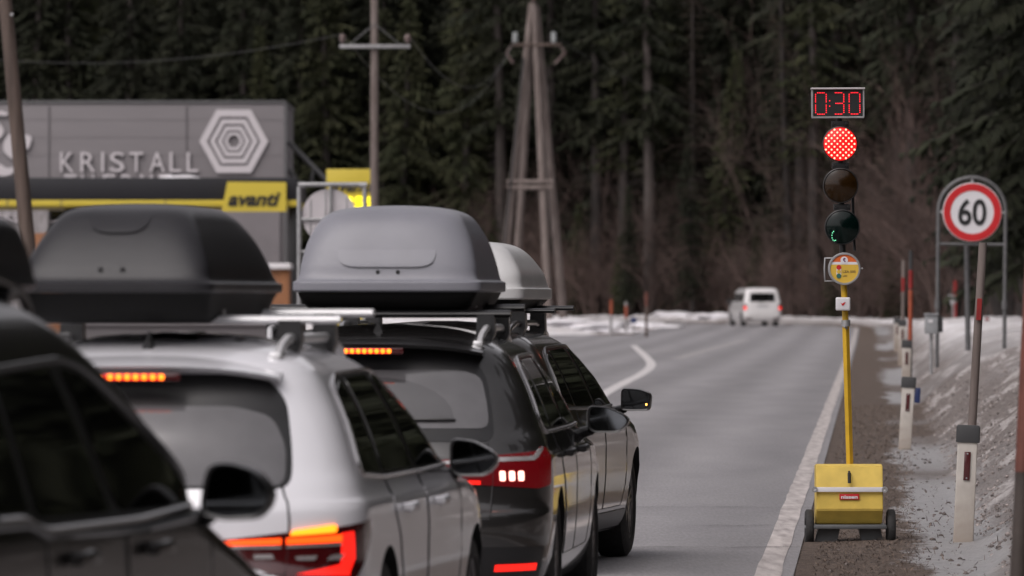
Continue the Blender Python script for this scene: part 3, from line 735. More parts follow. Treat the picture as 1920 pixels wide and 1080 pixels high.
# ------------------------------------------------------------------ terrain, road, markings
TH0 = 0.0515
def smooth01(t): t = np.clip(t, 0, 1); return t*t*(3-2*t)
_pl = [(-0.625+TH0*d, d) for d in np.arange(-80, 341, 20.0)]
cx, cy = _pl[-1]; RB = 60.0
ox, oy = cx-RB*math.cos(TH0), cy+RB*math.sin(TH0)
for a in np.linspace(0, math.pi/2+TH0, 26)[1:]:
    _pl.append((ox+RB*math.cos(-TH0+a), oy+RB*math.sin(-TH0+a)))
_pl += [(_pl[-1][0]-80, _pl[-1][1]), (_pl[-1][0]-300, _pl[-1][1])]
PL = np.array(_pl); SEG = PL[1:]-PL[:-1]; SL = np.hypot(SEG[:, 0], SEG[:, 1]); SC = np.concatenate([[0], np.cumsum(SL)])
def edge_coords(X, D):
    """signed offset to the right of the road's white edge line, and distance along it"""
    X = np.asarray(X, float).ravel(); D = np.asarray(D, float).ravel()
    be = np.full(X.shape, 1e9); bs = np.zeros(X.shape); best = np.full(X.shape, 1e18)
    for i in range(len(SEG)):
        px, py = X-PL[i, 0], D-PL[i, 1]; u = SEG[i]/SL[i]
        t = np.clip(px*u[0]+py*u[1], 0, SL[i]); qx, qy = px-t*u[0], py-t*u[1]; d2 = qx*qx+qy*qy
        m = d2 < best; e = np.sqrt(d2)*np.sign(px*u[1]-py*u[0])
        be[m] = e[m]; bs[m] = (SC[i]+t)[m]; best[m] = d2[m]
    return be, bs-80.0
def along(e, s):
    """point at offset e and distance s along the edge line"""
    s = s+80.0; i = int(min(len(SEG)-1, max(0, np.searchsorted(SC, s)-1))); u = SEG[i]/SL[i]; t = s-SC[i]
    return PL[i, 0]+u[0]*t+u[1]*e, PL[i, 1]+u[1]*t-u[0]*e
def road_z(s): return 0.55*smooth01((np.asarray(s)-230)/230.0)
def vnoise(X, D, sc_, amp):
    return np.array([mnoise.noise(Vector((x*sc_, d*sc_, 3.7)))*amp for x, d in zip(X, D)])
def ground_z(X, D, rough=True):
    X = np.asarray(X, float).ravel(); D = np.asarray(D, float).ravel()
    e, s = edge_coords(X, D); z = road_z(s)-0.05
    plat = 1.05-0.75*smooth01((s-230)/110)
    t = np.maximum(0, e-1.35)/1.0
    bank = plat*(1-np.exp(-t**1.5))
    z = z + np.where(e > -3, .043*smooth01((e+.02)/.16)+.012*smooth01((e-.35)/.3), 0) + bank
    lb = 0.75*smooth01((-9.9-e)/7.0)*smooth01((D-306)/10.0)
    near_l = 0.5*smooth01((-10.0-e)/3.0)*(1-smooth01((D-85)/8.0))
    z = z+lb+near_l
    z = z+(0.62-0.20*smooth01((s-120)/140))*np.maximum(0, e-12)*smooth01((e-12)/10)
    z = z+0.12*np.maximum(0, -45-D)*smooth01((-45-D)/20)
    if rough:
        k = smooth01((np.abs(e-.3)-0.2)/1.2)*(e > .3) + smooth01((-10-e)/2)
        m = k > 0
        if m.any():
            z[m] += (vnoise(X[m], D[m], .7, .11)+vnoise(X[m], D[m], 2.3, .08)+vnoise(X[m], D[m], 5.5, .035))*k[m]*np.where(e[m] > 1.5, 1, .25)
    return z
def gz(x, d): return float(ground_z([x], [d])[0])
xs = np.concatenate([np.arange(-320, -40, 28), np.arange(-40, -14, 1.5), np.arange(-14, -1, .8), np.arange(-1, 9, .14), np.arange(9, 24, .4), np.arange(24, 60, 2), np.arange(60, 330, 20)])
ds = np.concatenate([np.arange(-200, -80, 15), np.arange(-80, 26, 6), np.arange(26, 120, .45), np.arange(120, 200, 1.2), np.arange(200, 430, 2.5), np.arange(430, 760, 15)])
GX, GD = np.meshgrid(xs, ds, indexing='ij'); gx, gd = GX.ravel(), GD.ravel()
gzv = ground_z(gx, gd); ge, gs = edge_coords(gx, gd)
nx_, nd_ = len(xs), len(ds)
idx = np.arange(nx_*nd_).reshape(nx_, nd_)
fc = np.stack([idx[:-1, :-1], idx[1:, :-1], idx[1:, 1:], idx[:-1, 1:]], -1).reshape(-1, 4)
gm = bpy.data.meshes.new('ground'); gm.from_pydata(np.stack([gx, gd, gzv], 1).tolist(), [], fc.tolist()); gm.shade_smooth()
for nme, arr in (('edge', ge), ('along', gs), ('forest', np.maximum(smooth01((ge-9.5)/4.0), smooth01((-48-gd)/8))), ('white', np.clip(smooth01((gs-75)/110)*smooth01((ge-1.7)/1.2)+smooth01((-11-ge)/5), 0, 1))):
    at = gm.attributes.new(nme, 'FLOAT', 'POINT'); at.data.foreach_set('value', arr.astype(np.float32))
def ground_material():
    m = bpy.data.materials.new('roadside_ground'); m.use_nodes = True; t = m.node_tree; p = t.nodes['Principled BSDF']; L = t.links.new
    def attr(n): a = N(t, 'ShaderNodeAttribute'); a.attribute_name = n; return a.outputs['Fac']
    def math_(op, a, b=None, c=None):
        n = N(t, 'ShaderNodeMath', operation=op)
        for i, v in enumerate((a, b, c)):
            if v is None: continue
            if isinstance(v, (int, float)): n.inputs[i].default_value = v
            else: L(v, n.inputs[i])
        return n.outputs[0]
    def ramp(v, a, b, lo=0.0, hi=1.0):
        n = N(t, 'ShaderNodeMapRange', interpolation_type='SMOOTHSTEP'); L(v, n.inputs[0])
        n.inputs[1].default_value = a; n.inputs[2].default_value = b; n.inputs[3].default_value = lo; n.inputs[4].default_value = hi; return n.outputs[0]
    def noise(sc_, det=6, rough=.6, vec=None):
        n = N(t, 'ShaderNodeTexNoise'); n.inputs['Scale'].default_value = sc_; n.inputs['Detail'].default_value = det; n.inputs['Roughness'].default_value = rough
        L(vec or tc.outputs['Object'], n.inputs['Vector']); return n.outputs[0]
    def mix(f, a, b):
        n = N(t, 'ShaderNodeMix', data_type='RGBA'); L(f, n.inputs[0])
        for k, v in ((6, a), (7, b)):
            if isinstance(v, tuple): n.inputs[k].default_value = (*v, 1)
            else: L(v, n.inputs[k])
        return n.outputs[2]
    tc = N(t, 'ShaderNodeTexCoord')
    mp = N(t, 'ShaderNodeMapping'); mp.inputs['Scale'].default_value = (1, .28, 1); L(tc.outputs['Object'], mp.inputs['Vector'])
    n1 = noise(1.1, 5, .6, mp.outputs[0]); n2 = noise(9, 6, .7); n3 = noise(38, 4, .7); n4 = noise(.35, 3, .5)
    e = attr('edge'); s = attr('along'); wh = attr('white'); fo = attr('forest')
    earth = mix(ramp(n2, .35, .65), (.074, .053, .042), (.160, .122, .100))
    earth = mix(ramp(n3, .45, .7), earth, (.055, .042, .036))
    ice = mix(ramp(n2, .3, .7), (.25, .248, .252), (.40, .39, .395))
    ice = mix(ramp(n3, .66, .74), ice, (.15, .13, .125))
    dirty = mix(ramp(n3, .38, .64), (.285, .252, .238), (.062, .050, .045))
    dirty = mix(ramp(n2, .42, .75), dirty, (.24, .205, .19))
    n5 = noise(75, 3, .75); dirty = mix(ramp(n5, .52, .66), dirty, (.05, .041, .037))
    clean = mix(ramp(n2, .35, .75), (.66, .64, .65), (.42, .385, .37))
    clean = mix(ramp(n4, .45, .62), clean, (.74, .725, .74))
    pat = noise(1.7, 6, .65, mp.outputs[0]); dirty = mix(ramp(pat, .52, .60), dirty, mix(ramp(n3, .4, .7), (.47, .44, .43), (.25, .22, .21)))
    snowy = mix(wh, dirty, clean)
    ej = math_('ADD', e, math_('MULTIPLY', math_('SUBTRACT', n1, .5), .9))
    ejf = math_('ADD', ej, math_('MULTIPLY', math_('SUBTRACT', n2, .5), .35))
    gate = ramp(noise(.13, 2, .5, mp.outputs[0]), .40, .52)
    icef = math_('MULTIPLY', ramp(ejf, .86, .98), math_('MAXIMUM', gate, ramp(s, 70, 62)))
    c = mix(icef, earth, ice)
    c = mix(ramp(ejf, 1.38, 1.62), c, snowy)
    left = mix(ramp(math_('ADD', e, math_('MULTIPLY', math_('SUBTRACT', n2, .5), 3)), -12.0, -11.2), clean, (.17, .13, .115))
    c = mix(ramp(e, -5.0, -5.1), c, left)
    fl = mix(ramp(n2, .45, .6), (.016, .012, .010), (.034, .026, .022))
    fl = mix(ramp(noise(.22, 4, .6), .60, .66), fl, (.55, .54, .55))
    c = mix(fo, c, fl)
    L(c, p.inputs['Base Color'])
    ro = ramp(icef, 0, 1, .9, .38); L(ro, p.inputs['Roughness']); p.inputs['Specular IOR Level'].default_value = .35
    hgt = math_('ADD', math_('MULTIPLY', n2, 1.0), math_('MULTIPLY', n3, .6))
    b = N(t, 'ShaderNodeBump'); b.inputs['Distance'].default_value = .06; b.inputs['Strength'].default_value = .9; L(hgt, b.inputs['Height']); L(b.outputs[0], p.inputs['Normal'])
    return m
gm.materials.append(ground_material())
tag(link(bpy.data.objects.new('ground', gm)), kind='structure')

def strip(name, segs, m, dz, kind='structure', ncross=3):
    """segs: list of (s, e_left, e_right)"""
    v, f = [], []
    for s, a, b in segs:
        for k in range(ncross):
            x, y = along(a+(b-a)*k/(ncross-1), s); v.append((x, y, float(road_z(s))+dz))
    for i in range(len(segs)-1):
        for k in range(ncross-1):
            a = i*ncross+k; f.append((a, a+1, a+1+ncross, a+ncross))
    me = bpy.data.meshes.new(name); me.from_pydata(v, [], f); me.materials.append(m); me.shade_smooth()
    return tag(link(bpy.data.objects.new(name, me)), kind=kind)
def asphalt_material():
    m = mat('salted_asphalt', (.190, .184, .192), .74, col2=(.240, .232, .239), vscale=1.2, bump=.25, bscale=260, stretch=(1, .16, 1), spec=.35)
    t = m.node_tree; p = t.nodes['Principled BSDF']; L = t.links.new
    old = p.inputs['Base Color'].links[0].from_socket
    tc = N(t, 'ShaderNodeTexCoord')
    n = N(t, 'ShaderNodeTexNoise'); n.inputs['Scale'].default_value = 42; n.inputs['Detail'].default_value = 5; n.inputs['Roughness'].default_value = .7
    mpg = N(t, 'ShaderNodeMapping'); mpg.inputs['Scale'].default_value = (1, .075, 1); L(tc.outputs['Object'], mpg.inputs['Vector']); L(mpg.outputs[0], n.inputs['Vector'])
    mr = N(t, 'ShaderNodeMapRange'); mr.inputs[1].default_value = .3; mr.inputs[2].default_value = .7; mr.inputs[3].default_value = .80; mr.inputs[4].default_value = 1.18; L(n.outputs[0], mr.inputs[0])
    # wheel tracks run along the road: worn paler bands in the edge-line direction
    sep = N(t, 'ShaderNodeSeparateXYZ'); L(tc.outputs['Object'], sep.inputs[0])
    ml = N(t, 'ShaderNodeMath', operation='MULTIPLY_ADD'); L(sep.outputs[1], ml.inputs[0]); ml.inputs[1].default_value = -TH0; L(sep.outputs[0], ml.inputs[2])
    sn = N(t, 'ShaderNodeMath', operation='MULTIPLY'); L(ml.outputs[0], sn.inputs[0]); sn.inputs[1].default_value = 3.6
    cs = N(t, 'ShaderNodeMath', operation='COSINE'); L(sn.outputs[0], cs.inputs[0])
    tr = N(t, 'ShaderNodeMapRange'); tr.inputs[1].default_value = -1; tr.inputs[2].default_value = 1; tr.inputs[3].default_value = .87; tr.inputs[4].default_value = 1.10; L(cs.outputs[0], tr.inputs[0])
    mu = N(t, 'ShaderNodeMath', operation='MULTIPLY'); L(mr.outputs[0], mu.inputs[0]); L(tr.outputs[0], mu.inputs[1])
    hv = N(t, 'ShaderNodeHueSaturation'); L(old, hv.inputs['Color']); L(mu.outputs[0], hv.inputs['Value']); L(hv.outputs[0], p.inputs['Base Color'])
    return m
M['asphalt'] = asphalt_material()
M['line'] = mat('worn_road_paint', (.50, .46, .445), .75, col2=(.25, .225, .218), vscale=11, detail=10, bump=.3, bscale=120, stretch=(1, .09, 1))
M['turn_line'] = mat('turning_line_paint', (.58, .56, .56), .7, col2=(.42, .40, .40), vscale=6)
M['faint_line'] = mat('faint_road_paint', (.34, .325, .325), .8, col2=(.21, .20, .20), vscale=4)
rnd = random.Random(4)
ss = list(np.arange(-70, 330, 5.0)) + list(np.arange(330, 520, 4.0))
strip('road', [(s, -9.7, .16) for s in ss], M['asphalt'], 0.0, ncross=8)
# junction forecourt joining the road from the left
v, f = [], []
dd = np.arange(92, 306, 6.0)
for i, d in enumerate(dd):
    xl = -0.625+TH0*d-9.2
    for k, x in enumerate(np.linspace(-75, xl, 12)): v.append((x, d, float(road_z(d))-.006))
for i in range(len(dd)-1):
    for k in range(11): a = i*12+k; f.append((a, a+1, a+13, a+12))
me = bpy.data.meshes.new('side_road'); me.from_pydata(v, [], f); me.materials.append(M['asphalt']); tag(link(bpy.data.objects.new('side_road', me)), kind='structure')
ss2 = list(np.arange(-70, 395, 1.3))
strip('edge_line', [(s, -.088+.014*rnd.random(), .075+.014*rnd.random()) for s in ss2], M['line'], .004, ncross=3)
# centre markings read off the photograph's ground plane
def ground_poly_line(name, pix, wid, m, dz=.004):
    pts = []
    for x, y in pix:
        d = 13000*EYE/(y-560)
        for _ in range(12):
            zz = float(road_z(d)); d = 13000*(EYE-zz)/(y-560)
        pts.append(Vector(((x-960)*d/13000, d, float(road_z(d))+dz)))
    fine = []
    for i in range(len(pts)-1):
        for t in np.linspace(0, 1, 10, endpoint=False):
            p0, p1, p2, p3 = pts[max(0, i-1)], pts[i], pts[i+1], pts[min(len(pts)-1, i+2)]
            fine.append(.5*((2*p1)+(p2-p0)*t+(2*p0-5*p1+4*p2-p3)*t*t+(3*p1-p0-3*p2+p3)*t**3))
    fine.append(pts[-1]); v, f = [], []
    for i, p in enumerate(fine):
        t = (fine[min(i+1, len(fine)-1)]-fine[max(i-1, 0)]); n = Vector((t.y, -t.x, 0)).normalized()*wid/2
        zc = float(road_z(p.y))+dz
        v += [(p.x-n.x, p.y-n.y, zc), (p.x+n.x, p.y+n.y, zc)]
    for i in range(len(fine)-1): f.append((2*i, 2*i+1, 2*i+3, 2*i+2))
    me = bpy.data.meshes.new(name); me.from_pydata(v, [], f); me.materials.append(m)
    return tag(link(bpy.data.objects.new(name, me)), kind='structure')
ground_poly_line('turning_line', [(1060, 800), (1120, 747), (1170, 718), (1205, 700), (1221, 684), (1210, 668), (1188, 648)], .24, M['turn_line'])
ground_poly_line('centre_line', [(1268, 673), (1310, 661), (1350, 650), (1400, 637)], .34, M['faint_line'])
ground_poly_line('turn_marking', [(1222, 657), (1240, 658), (1266, 659)], .9, M['faint_line'])
ground_poly_line('turn_marking', [(1252, 643), (1290, 643)], .5, M['faint_line'])

# frost cracks across the asphalt edge
M['crack'] = mat('crack_tar', (.05, .048, .048), .8, var=.4)
bm = B()
for s, a, b in ((56.5, -2.6, .2), (52.0, -.7, .22), (47.4, -1.6, .2)):
    pts = []
    for k in range(15):
        e_ = a+(b-a)*k/14; x, y = along(e_, s+rnd.uniform(-.10, .10)); pts.append((x, y, 0.0075))
    for p, q in zip(pts[:-1], pts[1:]):
        w0 = rnd.uniform(.008, .028); a1, a2, b1, b2 = (bm.verts.new((p[0], p[1]-w0, p[2])), bm.verts.new((p[0], p[1]+w0, p[2])), bm.verts.new((q[0], q[1]-w0, q[2])), bm.verts.new((q[0], q[1]+w0, q[2])))
        bm.faces.new((a1, b1, b2, a2))
tag(obj('road_crack', bm, M['crack'], None, None), kind='structure')

# van stands on the road where it starts to bend
van_root.location = (12.7, 351, float(road_z(351))+.005); van_root.rotation_euler = (0, 0, .15)

# ------------------------------------------------------------------ dry grass and snow clods on the verge
M['dry_grass'] = mat('dry_grass', (.145, .108, .085), .8, col2=(.075, .055, .043), vscale=3, island=.5)
rg = np.random.default_rng(7)
def blades(n, s0, s1, e0, e1, hmin, hmax, wid):
    v, f = [], []
    for i in range(n):
        s = rg.uniform(s0, s1); e = rg.uniform(e0, e1); 
        x, y = along(e, s); z = 0.0
        a = rg.uniform(0, 2*math.pi); h = rg.uniform(hmin, hmax); le = rg.uniform(.6, 2.8)*h
        dx, dy = math.cos(a), math.sin(a); b = rg.uniform(0, 2*math.pi); wx, wy = math.cos(b)*wid, math.sin(b)*wid
        v.append((x, y, wx, wy, dx*le, dy*le, h))
    V_ = np.array(v); zb = ground_z(V_[:, 0], V_[:, 1])-.01
    vs = []; fs = []
    for (x, y, wx, wy, lx, ly, h), z in zip(v, zb):
        k = len(vs); vs += [(x-wx, y-wy, z), (x+wx, y+wy, z), (x+lx*.4+wx*.7, y+ly*.4+wy*.7, z+h*.65), (x+lx*.4-wx*.7, y+ly*.4-wy*.7, z+h*.65), (x+lx, y+ly, z+h)]
        fs += [(k, k+1, k+2, k+3), (k+3, k+2, k+4)]
    return vs, fs
v1, f1 = blades(5200, 40, 62, .27, 1.0, .008, .035, .004)
v2, f2 = blades(2600, 62, 110, .27, 1.05, .012, .045, .006)
v3, f3 = blades(130, 41, 62, 1.0, 1.5, .02, .06, .004)
off = len(v1); off2 = off+len(v2)
me = bpy.data.meshes.new('grass'); me.from_pydata(v1+v2+v3, [], f1+[tuple(i+off for i in q) for q in f2]+[tuple(i+off2 for i in q) for q in f3]); me.materials.append(M['dry_grass'])
tag(link(bpy.data.objects.new('grass', me)), kind='stuff')
M['clod'] = mat('snow_clods', (.26, .23, .218), .75, col2=(.13, .11, .10), vscale=3.0, island=.45)
M['grit'] = mat('road_grit', (.16, .135, .125), .85, col2=(.05, .04, .036), vscale=4, island=.5)
def clods(n, s0, s1, ef, r0, r1, name, m):
    ic = bmesh.new(); bmesh.ops.create_icosphere(ic, subdivisions=1, radius=1)
    bv = np.array([v_.co[:] for v_ in ic.verts]); bf = [[v_.index for v_ in q.verts] for q in ic.faces]; ic.free()
    S = rg.uniform(s0, s1, n); E = ef(n); P = np.array([along(e, s) for e, s in zip(E, S)]); Z = ground_z(P[:, 0], P[:, 1])
    vs, fs = [], []
    for i in range(n):
        r = r0*(r1/r0)**(rg.random()**2); jit = bv*(r*rg.uniform(.6, 1.3, (len(bv), 1)))*np.array([1, 1, .75])+np.array([P[i, 0], P[i, 1], Z[i]+r*.15])
        k = len(vs); vs += jit.tolist(); fs += [tuple(a+k for a in q) for q in bf]
    me = bpy.data.meshes.new(name); me.from_pydata(vs, [], fs); me.materials.append(m)
    return tag(link(bpy.data.objects.new(name, me)), kind='stuff')
clods(12000, 36, 110, lambda n: 1.42+rg.exponential(.6, n), .004, .022, 'snow', M['clod'])
clods(1200, 38, 100, lambda n: rg.normal(1.0, .40, n).clip(.28, 2.6), .005, .024, 'gravel', M['grit'])

# ------------------------------------------------------------------ delineators, snow poles, signs
def grimy(name, col, dirt, ztop):
    m = mat(name, col, .6, var=.22, vscale=9); t = m.node_tree; p = t.nodes['Principled BSDF']; old = p.inputs['Base Color'].links[0].from_socket
    tc = N(t, 'ShaderNodeTexCoord'); sp = N(t, 'ShaderNodeSeparateXYZ'); t.links.new(tc.outputs['Object'], sp.inputs[0])
    no = N(t, 'ShaderNodeTexNoise'); no.inputs['Scale'].default_value = 11; no.inputs['Detail'].default_value = 7; t.links.new(tc.outputs['Object'], no.inputs['Vector'])
    ad = N(t, 'ShaderNodeMath', operation='MULTIPLY_ADD'); t.links.new(no.outputs[0], ad.inputs[0]); ad.inputs[1].default_value = .7*ztop; t.links.new(sp.outputs['Z'], ad.inputs[2])
    mr = N(t, 'ShaderNodeMapRange'); mr.inputs[1].default_value = .15*ztop; mr.inputs[2].default_value = 1.3*ztop; mr.inputs[3].default_value = .85; mr.inputs[4].default_value = .04; t.links.new(ad.outputs[0], mr.inputs[0])
    mi = N(t, 'ShaderNodeMix', data_type='RGBA'); t.links.new(mr.outputs[0], mi.inputs[0]); t.links.new(old, mi.inputs[6]); mi.inputs[7].default_value = (*dirt, 1); t.links.new(mi.outputs[2], p.inputs['Base Color']); return m
M['post_white'] = grimy('delineator_white', (.54, .51, .47), (.20, .155, .12), .55)
M['post_black'] = mat('delineator_black', (.035, .036, .038), .6, var=.3)
M['reflect_red'] = mat('dull_red_reflector', (.075, .012, .014), .25, coat=.6, var=.3)
M['red_band'] = mat('red_paint', (.26, .012, .011), .55, var=.35, vscale=10)
M['orange_band'] = mat('orange_red_paint', (.33, .070, .030), .6, var=.35, vscale=10)
M['old_wood'] = mat('weathered_pole_wood', (.19, .158, .145), .8, col2=(.080, .060, .053), vscale=9, bump=.5, bscale=30, stretch=(1, 1, .10))
M['brown_wood'] = mat('brown_pole_wood', (.115, .083, .068), .8, col2=(.045, .031, .025), vscale=8, bump=.5, bscale=30, stretch=(1, 1, .08))
M['rust_band'] = mat('faded_red_brown_paint', (.15, .045, .030), .6, var=.4, vscale=8)
M['dark_wood'] = mat('dark_pole_wood', (.055, .042, .036), .7, var=.4, vscale=8)
M['galv'] = mat('galvanised_steel', (.36, .36, .365), .45, .55, var=.3, vscale=12)
M['galv_dull'] = mat('dull_galvanised_steel', (.13, .13, .133), .55, .3, var=.3, vscale=12)
M['blue_plastic'] = mat('blue_plastic', (.018, .03, .10), .35, var=.2)
def delineator(px, py, d, top_h, label, blue=False, lean=.05, sink=.25, width=.15, short=False):
    p = pxw(px, py, d); root = empty('delineator', p); root.rotation_euler = (.0, lean, 0)
    tag(root, label, 'delineator', 'white roadside delineators with black caps')
    bm = B(); poly = smooth_poly([(-width/2, 0), (width/2, 0), (width*.40, .07), (width*.18, .11), (-width*.18, .11), (-width*.40, .07)], .018, 3)
    a = [bm.verts.new((x, y, -sink)) for x, y in poly]; b = [bm.verts.new((x*.97, y, top_h-.11)) for x, y in poly]; n = len(poly)
    for i in range(n): bm.faces.new((a[i], a[(i+1) % n], b[(i+1) % n], b[i]))
    bm.faces.new(b); bmesh.ops.recalc_face_normals(bm, faces=bm.faces); obj('post', bm, M['post_white'], root)
    bm = B(); k = 1.16
    a = [bm.verts.new((x*k, y*k-.01, top_h-.12)) for x, y in poly]; b = [bm.verts.new((x*k, y*k-.01, top_h-.015)) for x, y in poly]; c = [bm.verts.new((x*k*.9, y*k*.9-.005, top_h)) for x, y in poly]
    for q, r_ in ((a, b), (b, c)):
        for i in range(n): bm.faces.new((q[i], q[(i+1) % n], r_[(i+1) % n], r_[i]))
    bm.faces.new(c); bm.faces.new(a[::-1]); bmesh.ops.recalc_face_normals(bm, faces=bm.faces); obj('cap', bm, M['post_black'], root, 30)
    bm = B(); box(bm, (0.002, -.004, top_h-.285), (.045, .014, .20), .005)
    rf = obj('reflector', bm, M['reflect_red'], root)
    bm = B()
    for dz in (-.085, .085): lathe(bm, [(-.014, .0005), (-.013, .006), (-.008, .008)], 10, 'Y', (.002, 0, top_h-.285+dz))
    obj('rivet', bm, M['galv'], rf)
    if blue:
        bm = B(); box(bm, (.108, .03, top_h-.20), (.065, .05, .17), .012); obj('wildlife_reflector', bm, M['blue_plastic'], root)
    return root
delineator(1806, 1020, 48.4, .83, 'nearest white delineator right of the yellow trolley, in front of the wooden pole', lean=.045)
delineator(1696, 847, 77.8, .84, 'white delineator with a blue wildlife reflector clipped to its side', True, lean=.06)
delineator(1699, 712, 108.0, .62, 'white delineator directly below the taller orange snow pole', lean=.02)
delineator(1691, 662, 138.0, .66, 'small far delineator below the thin grey snow pole with one red band', lean=.02)
delineator(1682, 640, 165.0, .55, 'smallest far white delineator left of the thin grey snow pole', lean=.0)
def pole_h(px, ytop, ybot, d): return pxw(px, ytop, d), pxw(px, ybot, d)
def snow_pole(p0, p1, r, label, bands, m=None, group='wooden snow poles along the road', sink=.4):
    """p0 base, p1 top; bands = list of (t0, t1, material)"""
    root = empty('snow_pole', p0); tag(root, label, 'snow pole', group); v = Vector(p1)-Vector(p0)
    bm = B(); tube(bm, [-v.normalized()*sink] + [v*t for t in np.linspace(0, 1, 9)], [r*1.06]+[r*(1.05-.12*t) for t in np.linspace(0, 1, 9)], 12); obj('pole', bm, m or M['old_wood'], root, 40)
    for t0, t1, bmatl in bands:
        bm = B(); tube(bm, [v*t0, v*t1], r*1.07, 12); obj('painted_band', bm, bmatl, root, 40)
    return root
snow_pole(pxw(1810, 1010, 49.2), pxw(1843, 455, 49.2), .031, 'tall weathered wooden pole behind the nearest delineator with a small red mark', [])
bm = B(); a, b = pxw(1834.5, 600, 49.155), pxw(1837, 560, 49.155)
mk = obj('red_mark', bm, M['red_band'], None)
bm = B(); box(bm, (0, 0, 0), (.036, .012, .155), .003); me = bpy.data.meshes.new('painted_mark'); bm.to_mesh(me); bm.free(); me.materials.append(M['red_band'])
bpy.data.objects.remove(mk); sp0 = [o for o in bpy.data.objects if o.name.startswith('snow_pole')][0]
pm_ = bpy.data.objects.new('painted_mark', me); link(pm_, sp0); pm_.location = (a+b)/2 - sp0.location + Vector((.0, -.005, 0)); pm_.rotation_euler = (0, .055, 0)
snow_pole(pxw(1896, 1330, 32.0), pxw(1940, 440, 32.0), .036, 'blurred reddish brown pole at the right edge of the road, closest to the viewer', [(.50, 1.0, M['rust_band'])], M['dark_wood'])
snow_pole(pxw(1706, 700, 112), pxw(1708, 470, 112), .034, 'tall orange snow pole with grey tip behind the third delineator', [(.22, .68, M['orange_band']), (.69, .84, M['red_band'])], M['post_black'])
snow_pole(pxw(1692, 650, 141), pxw(1694, 488, 141), .034, 'thin grey snow pole with a single red band', [(.64, .80, M['red_band'])])
M['pole_grey'] = mat('grey_pole_paint', (.30, .29, .29), .6, var=.3)
for px, yt, yb, d, lb, bands in ((1146, 562, 636, 292, 'snow pole with an orange top before the snow bank, left of three', [(.62, 1.0, M['orange_band'])]), (1174, 566, 617, 312, 'short snow pole with brown orange top, middle of three at the snow bank', [(.40, .85, M['orange_band'])]), (1212, 548, 634, 290, 'dark red snow pole at the tip of the snow bank, right of three', [(.70, 1.0, M['rust_band'])])):
    snow_pole(pxw(px, yb, d), pxw(px, yt, d), .06, lb, bands, M['pole_grey'] if px != 1212 else M['brown_wood'], sink=.8)
sm = empty('road_marker', pxw(1188, 640, 296)); tag(sm, 'small blue marker board on a thin post by the snow bank', 'marker'); bm = B(); box(bm, (0, 0, .9), (.26, .03, .24), .01); obj('board', bm, M['blue_plastic'], sm)
bm = B(); tube(bm, [(0, .03, -.3), (0, .03, 1.0)], .025, 8); obj('post', bm, M['galv'], sm)
snow_pole(pxw(1791, 606, 235), pxw(1791, 526, 235), .055, 'red pole with a white disc on the snowy slope behind the speed sign', [(.1, 1.0, M['red_band'])], M['brown_wood'], sink=.8)
rm = empty('reflector_disc', pxw(1784, 562, 234)); tag(rm, 'pale round disc fixed in front of the red pole on the snow', 'round sign')
M['pale_disc'] = mat('pale_disc', (.36, .36, .37), .5, var=.3)
bm = B(); lathe(bm, [(-.02, .0005), (-.02, .15), (.02, .17), (.05, .14)], 24, 'Y'); obj('disc', bm, M['pale_disc'], rm); bm = B(); tube(bm, [(.06, .06, -1.2), (.06, .06, .1)], .03, 8); obj('post', bm, M['galv'], rm)
snow_pole(pxw(1852, 622, 200), pxw(1851, 596, 200), .055, 'short red stake sticking out of the bright snow right of the speed sign post', [(.1, 1.0, M['red_band'])], sink=.8)
far_p = pxw(1611, 606, 385); dl = delineator(1611, 606, 385, .55, 'far white post on the outer snow bank behind the traffic light', lean=0)

# --- speed limit sign 60
M['sign_white'] = mat('sign_white', (.62, .61, .63), .45, var=.06, vscale=6)
M['sign_red'] = mat('sign_red', (.50, .012, .016), .45, var=.15, vscale=6)
M['sign_black'] = mat('sign_black', (.012, .012, .013), .5, var=.2)
M['sign_back'] = mat('bare_sign_back', (.50, .47, .485), .5, .15, var=.12, vscale=3)
def circle(r, n=56, cx=0, cz=0): return [(cx+r*math.cos(2*math.pi*k/n), cz+r*math.sin(2*math.pi*k/n)) for k in range(n)]
d = 113.0; px_ = d/13000
root = empty('speed_sign', pxw(1823, 398, d)); tag(root, 'round red and white speed limit sign reading 60 in an arched tube frame', 'traffic sign'); root.rotation_euler = (0, .01, .0)
bm = B(); lathe(bm, [(-.004, .0005), (-.004, 54.5*px_), (.004, 55.5*px_), (.02, 55*px_), (.02, .0005)], 64, 'Y'); obj('sign_plate', bm, M['sign_white'], root)
bm = B(); ring_prism(bm, circle(54*px_), circle(40.5*px_), -.010, -.004); obj('red_ring', bm, M['sign_red'], root)
me = text_mesh('60', 53*px_, 50*px_, .004, bold=.018); obj('number', me, M['sign_black'], root, None, (0, -.012, .002))
bm = B(); yb = (398-690)*px_
rr = 63*px_
arc = [(-rr, .05, yb)] + [(-rr, .05, 0)] + [(-rr*math.cos(a), .05, rr*math.sin(a)+.02) for a in np.linspace(0.05, math.pi-.05, 24)] + [(rr, .05, 0), (rr, .05, yb)]
tube(bm, arc, .033, 12); fr = obj('tube_frame', bm, M['galv_dull'], root, 40)
bm = B(); tube(bm, [(-rr, .05, -60*px_), (rr, .05, -60*px_)], .026, 10); obj('cross_tube', bm, M['galv_dull'], root, 40)
for x0, z0, x1, z1 in ((0, 55*px_, 0, 66*px_), (-55*px_, 0, -63*px_, 0), (55*px_, 0, 63*px_, 0)):
    bm = B(); tube(bm, [(x0, .04, z0), (x1, .045, z1)], .02, 8); obj('bracket', bm, M['galv'], root)
for sg in (1, -1):
    bm = B(); tube(bm, [(sg*rr, .05, -165*px_), (sg*rr, .05, -182*px_)], .05, 12); obj('tube_clamp', bm, M['galv_dull'], root)
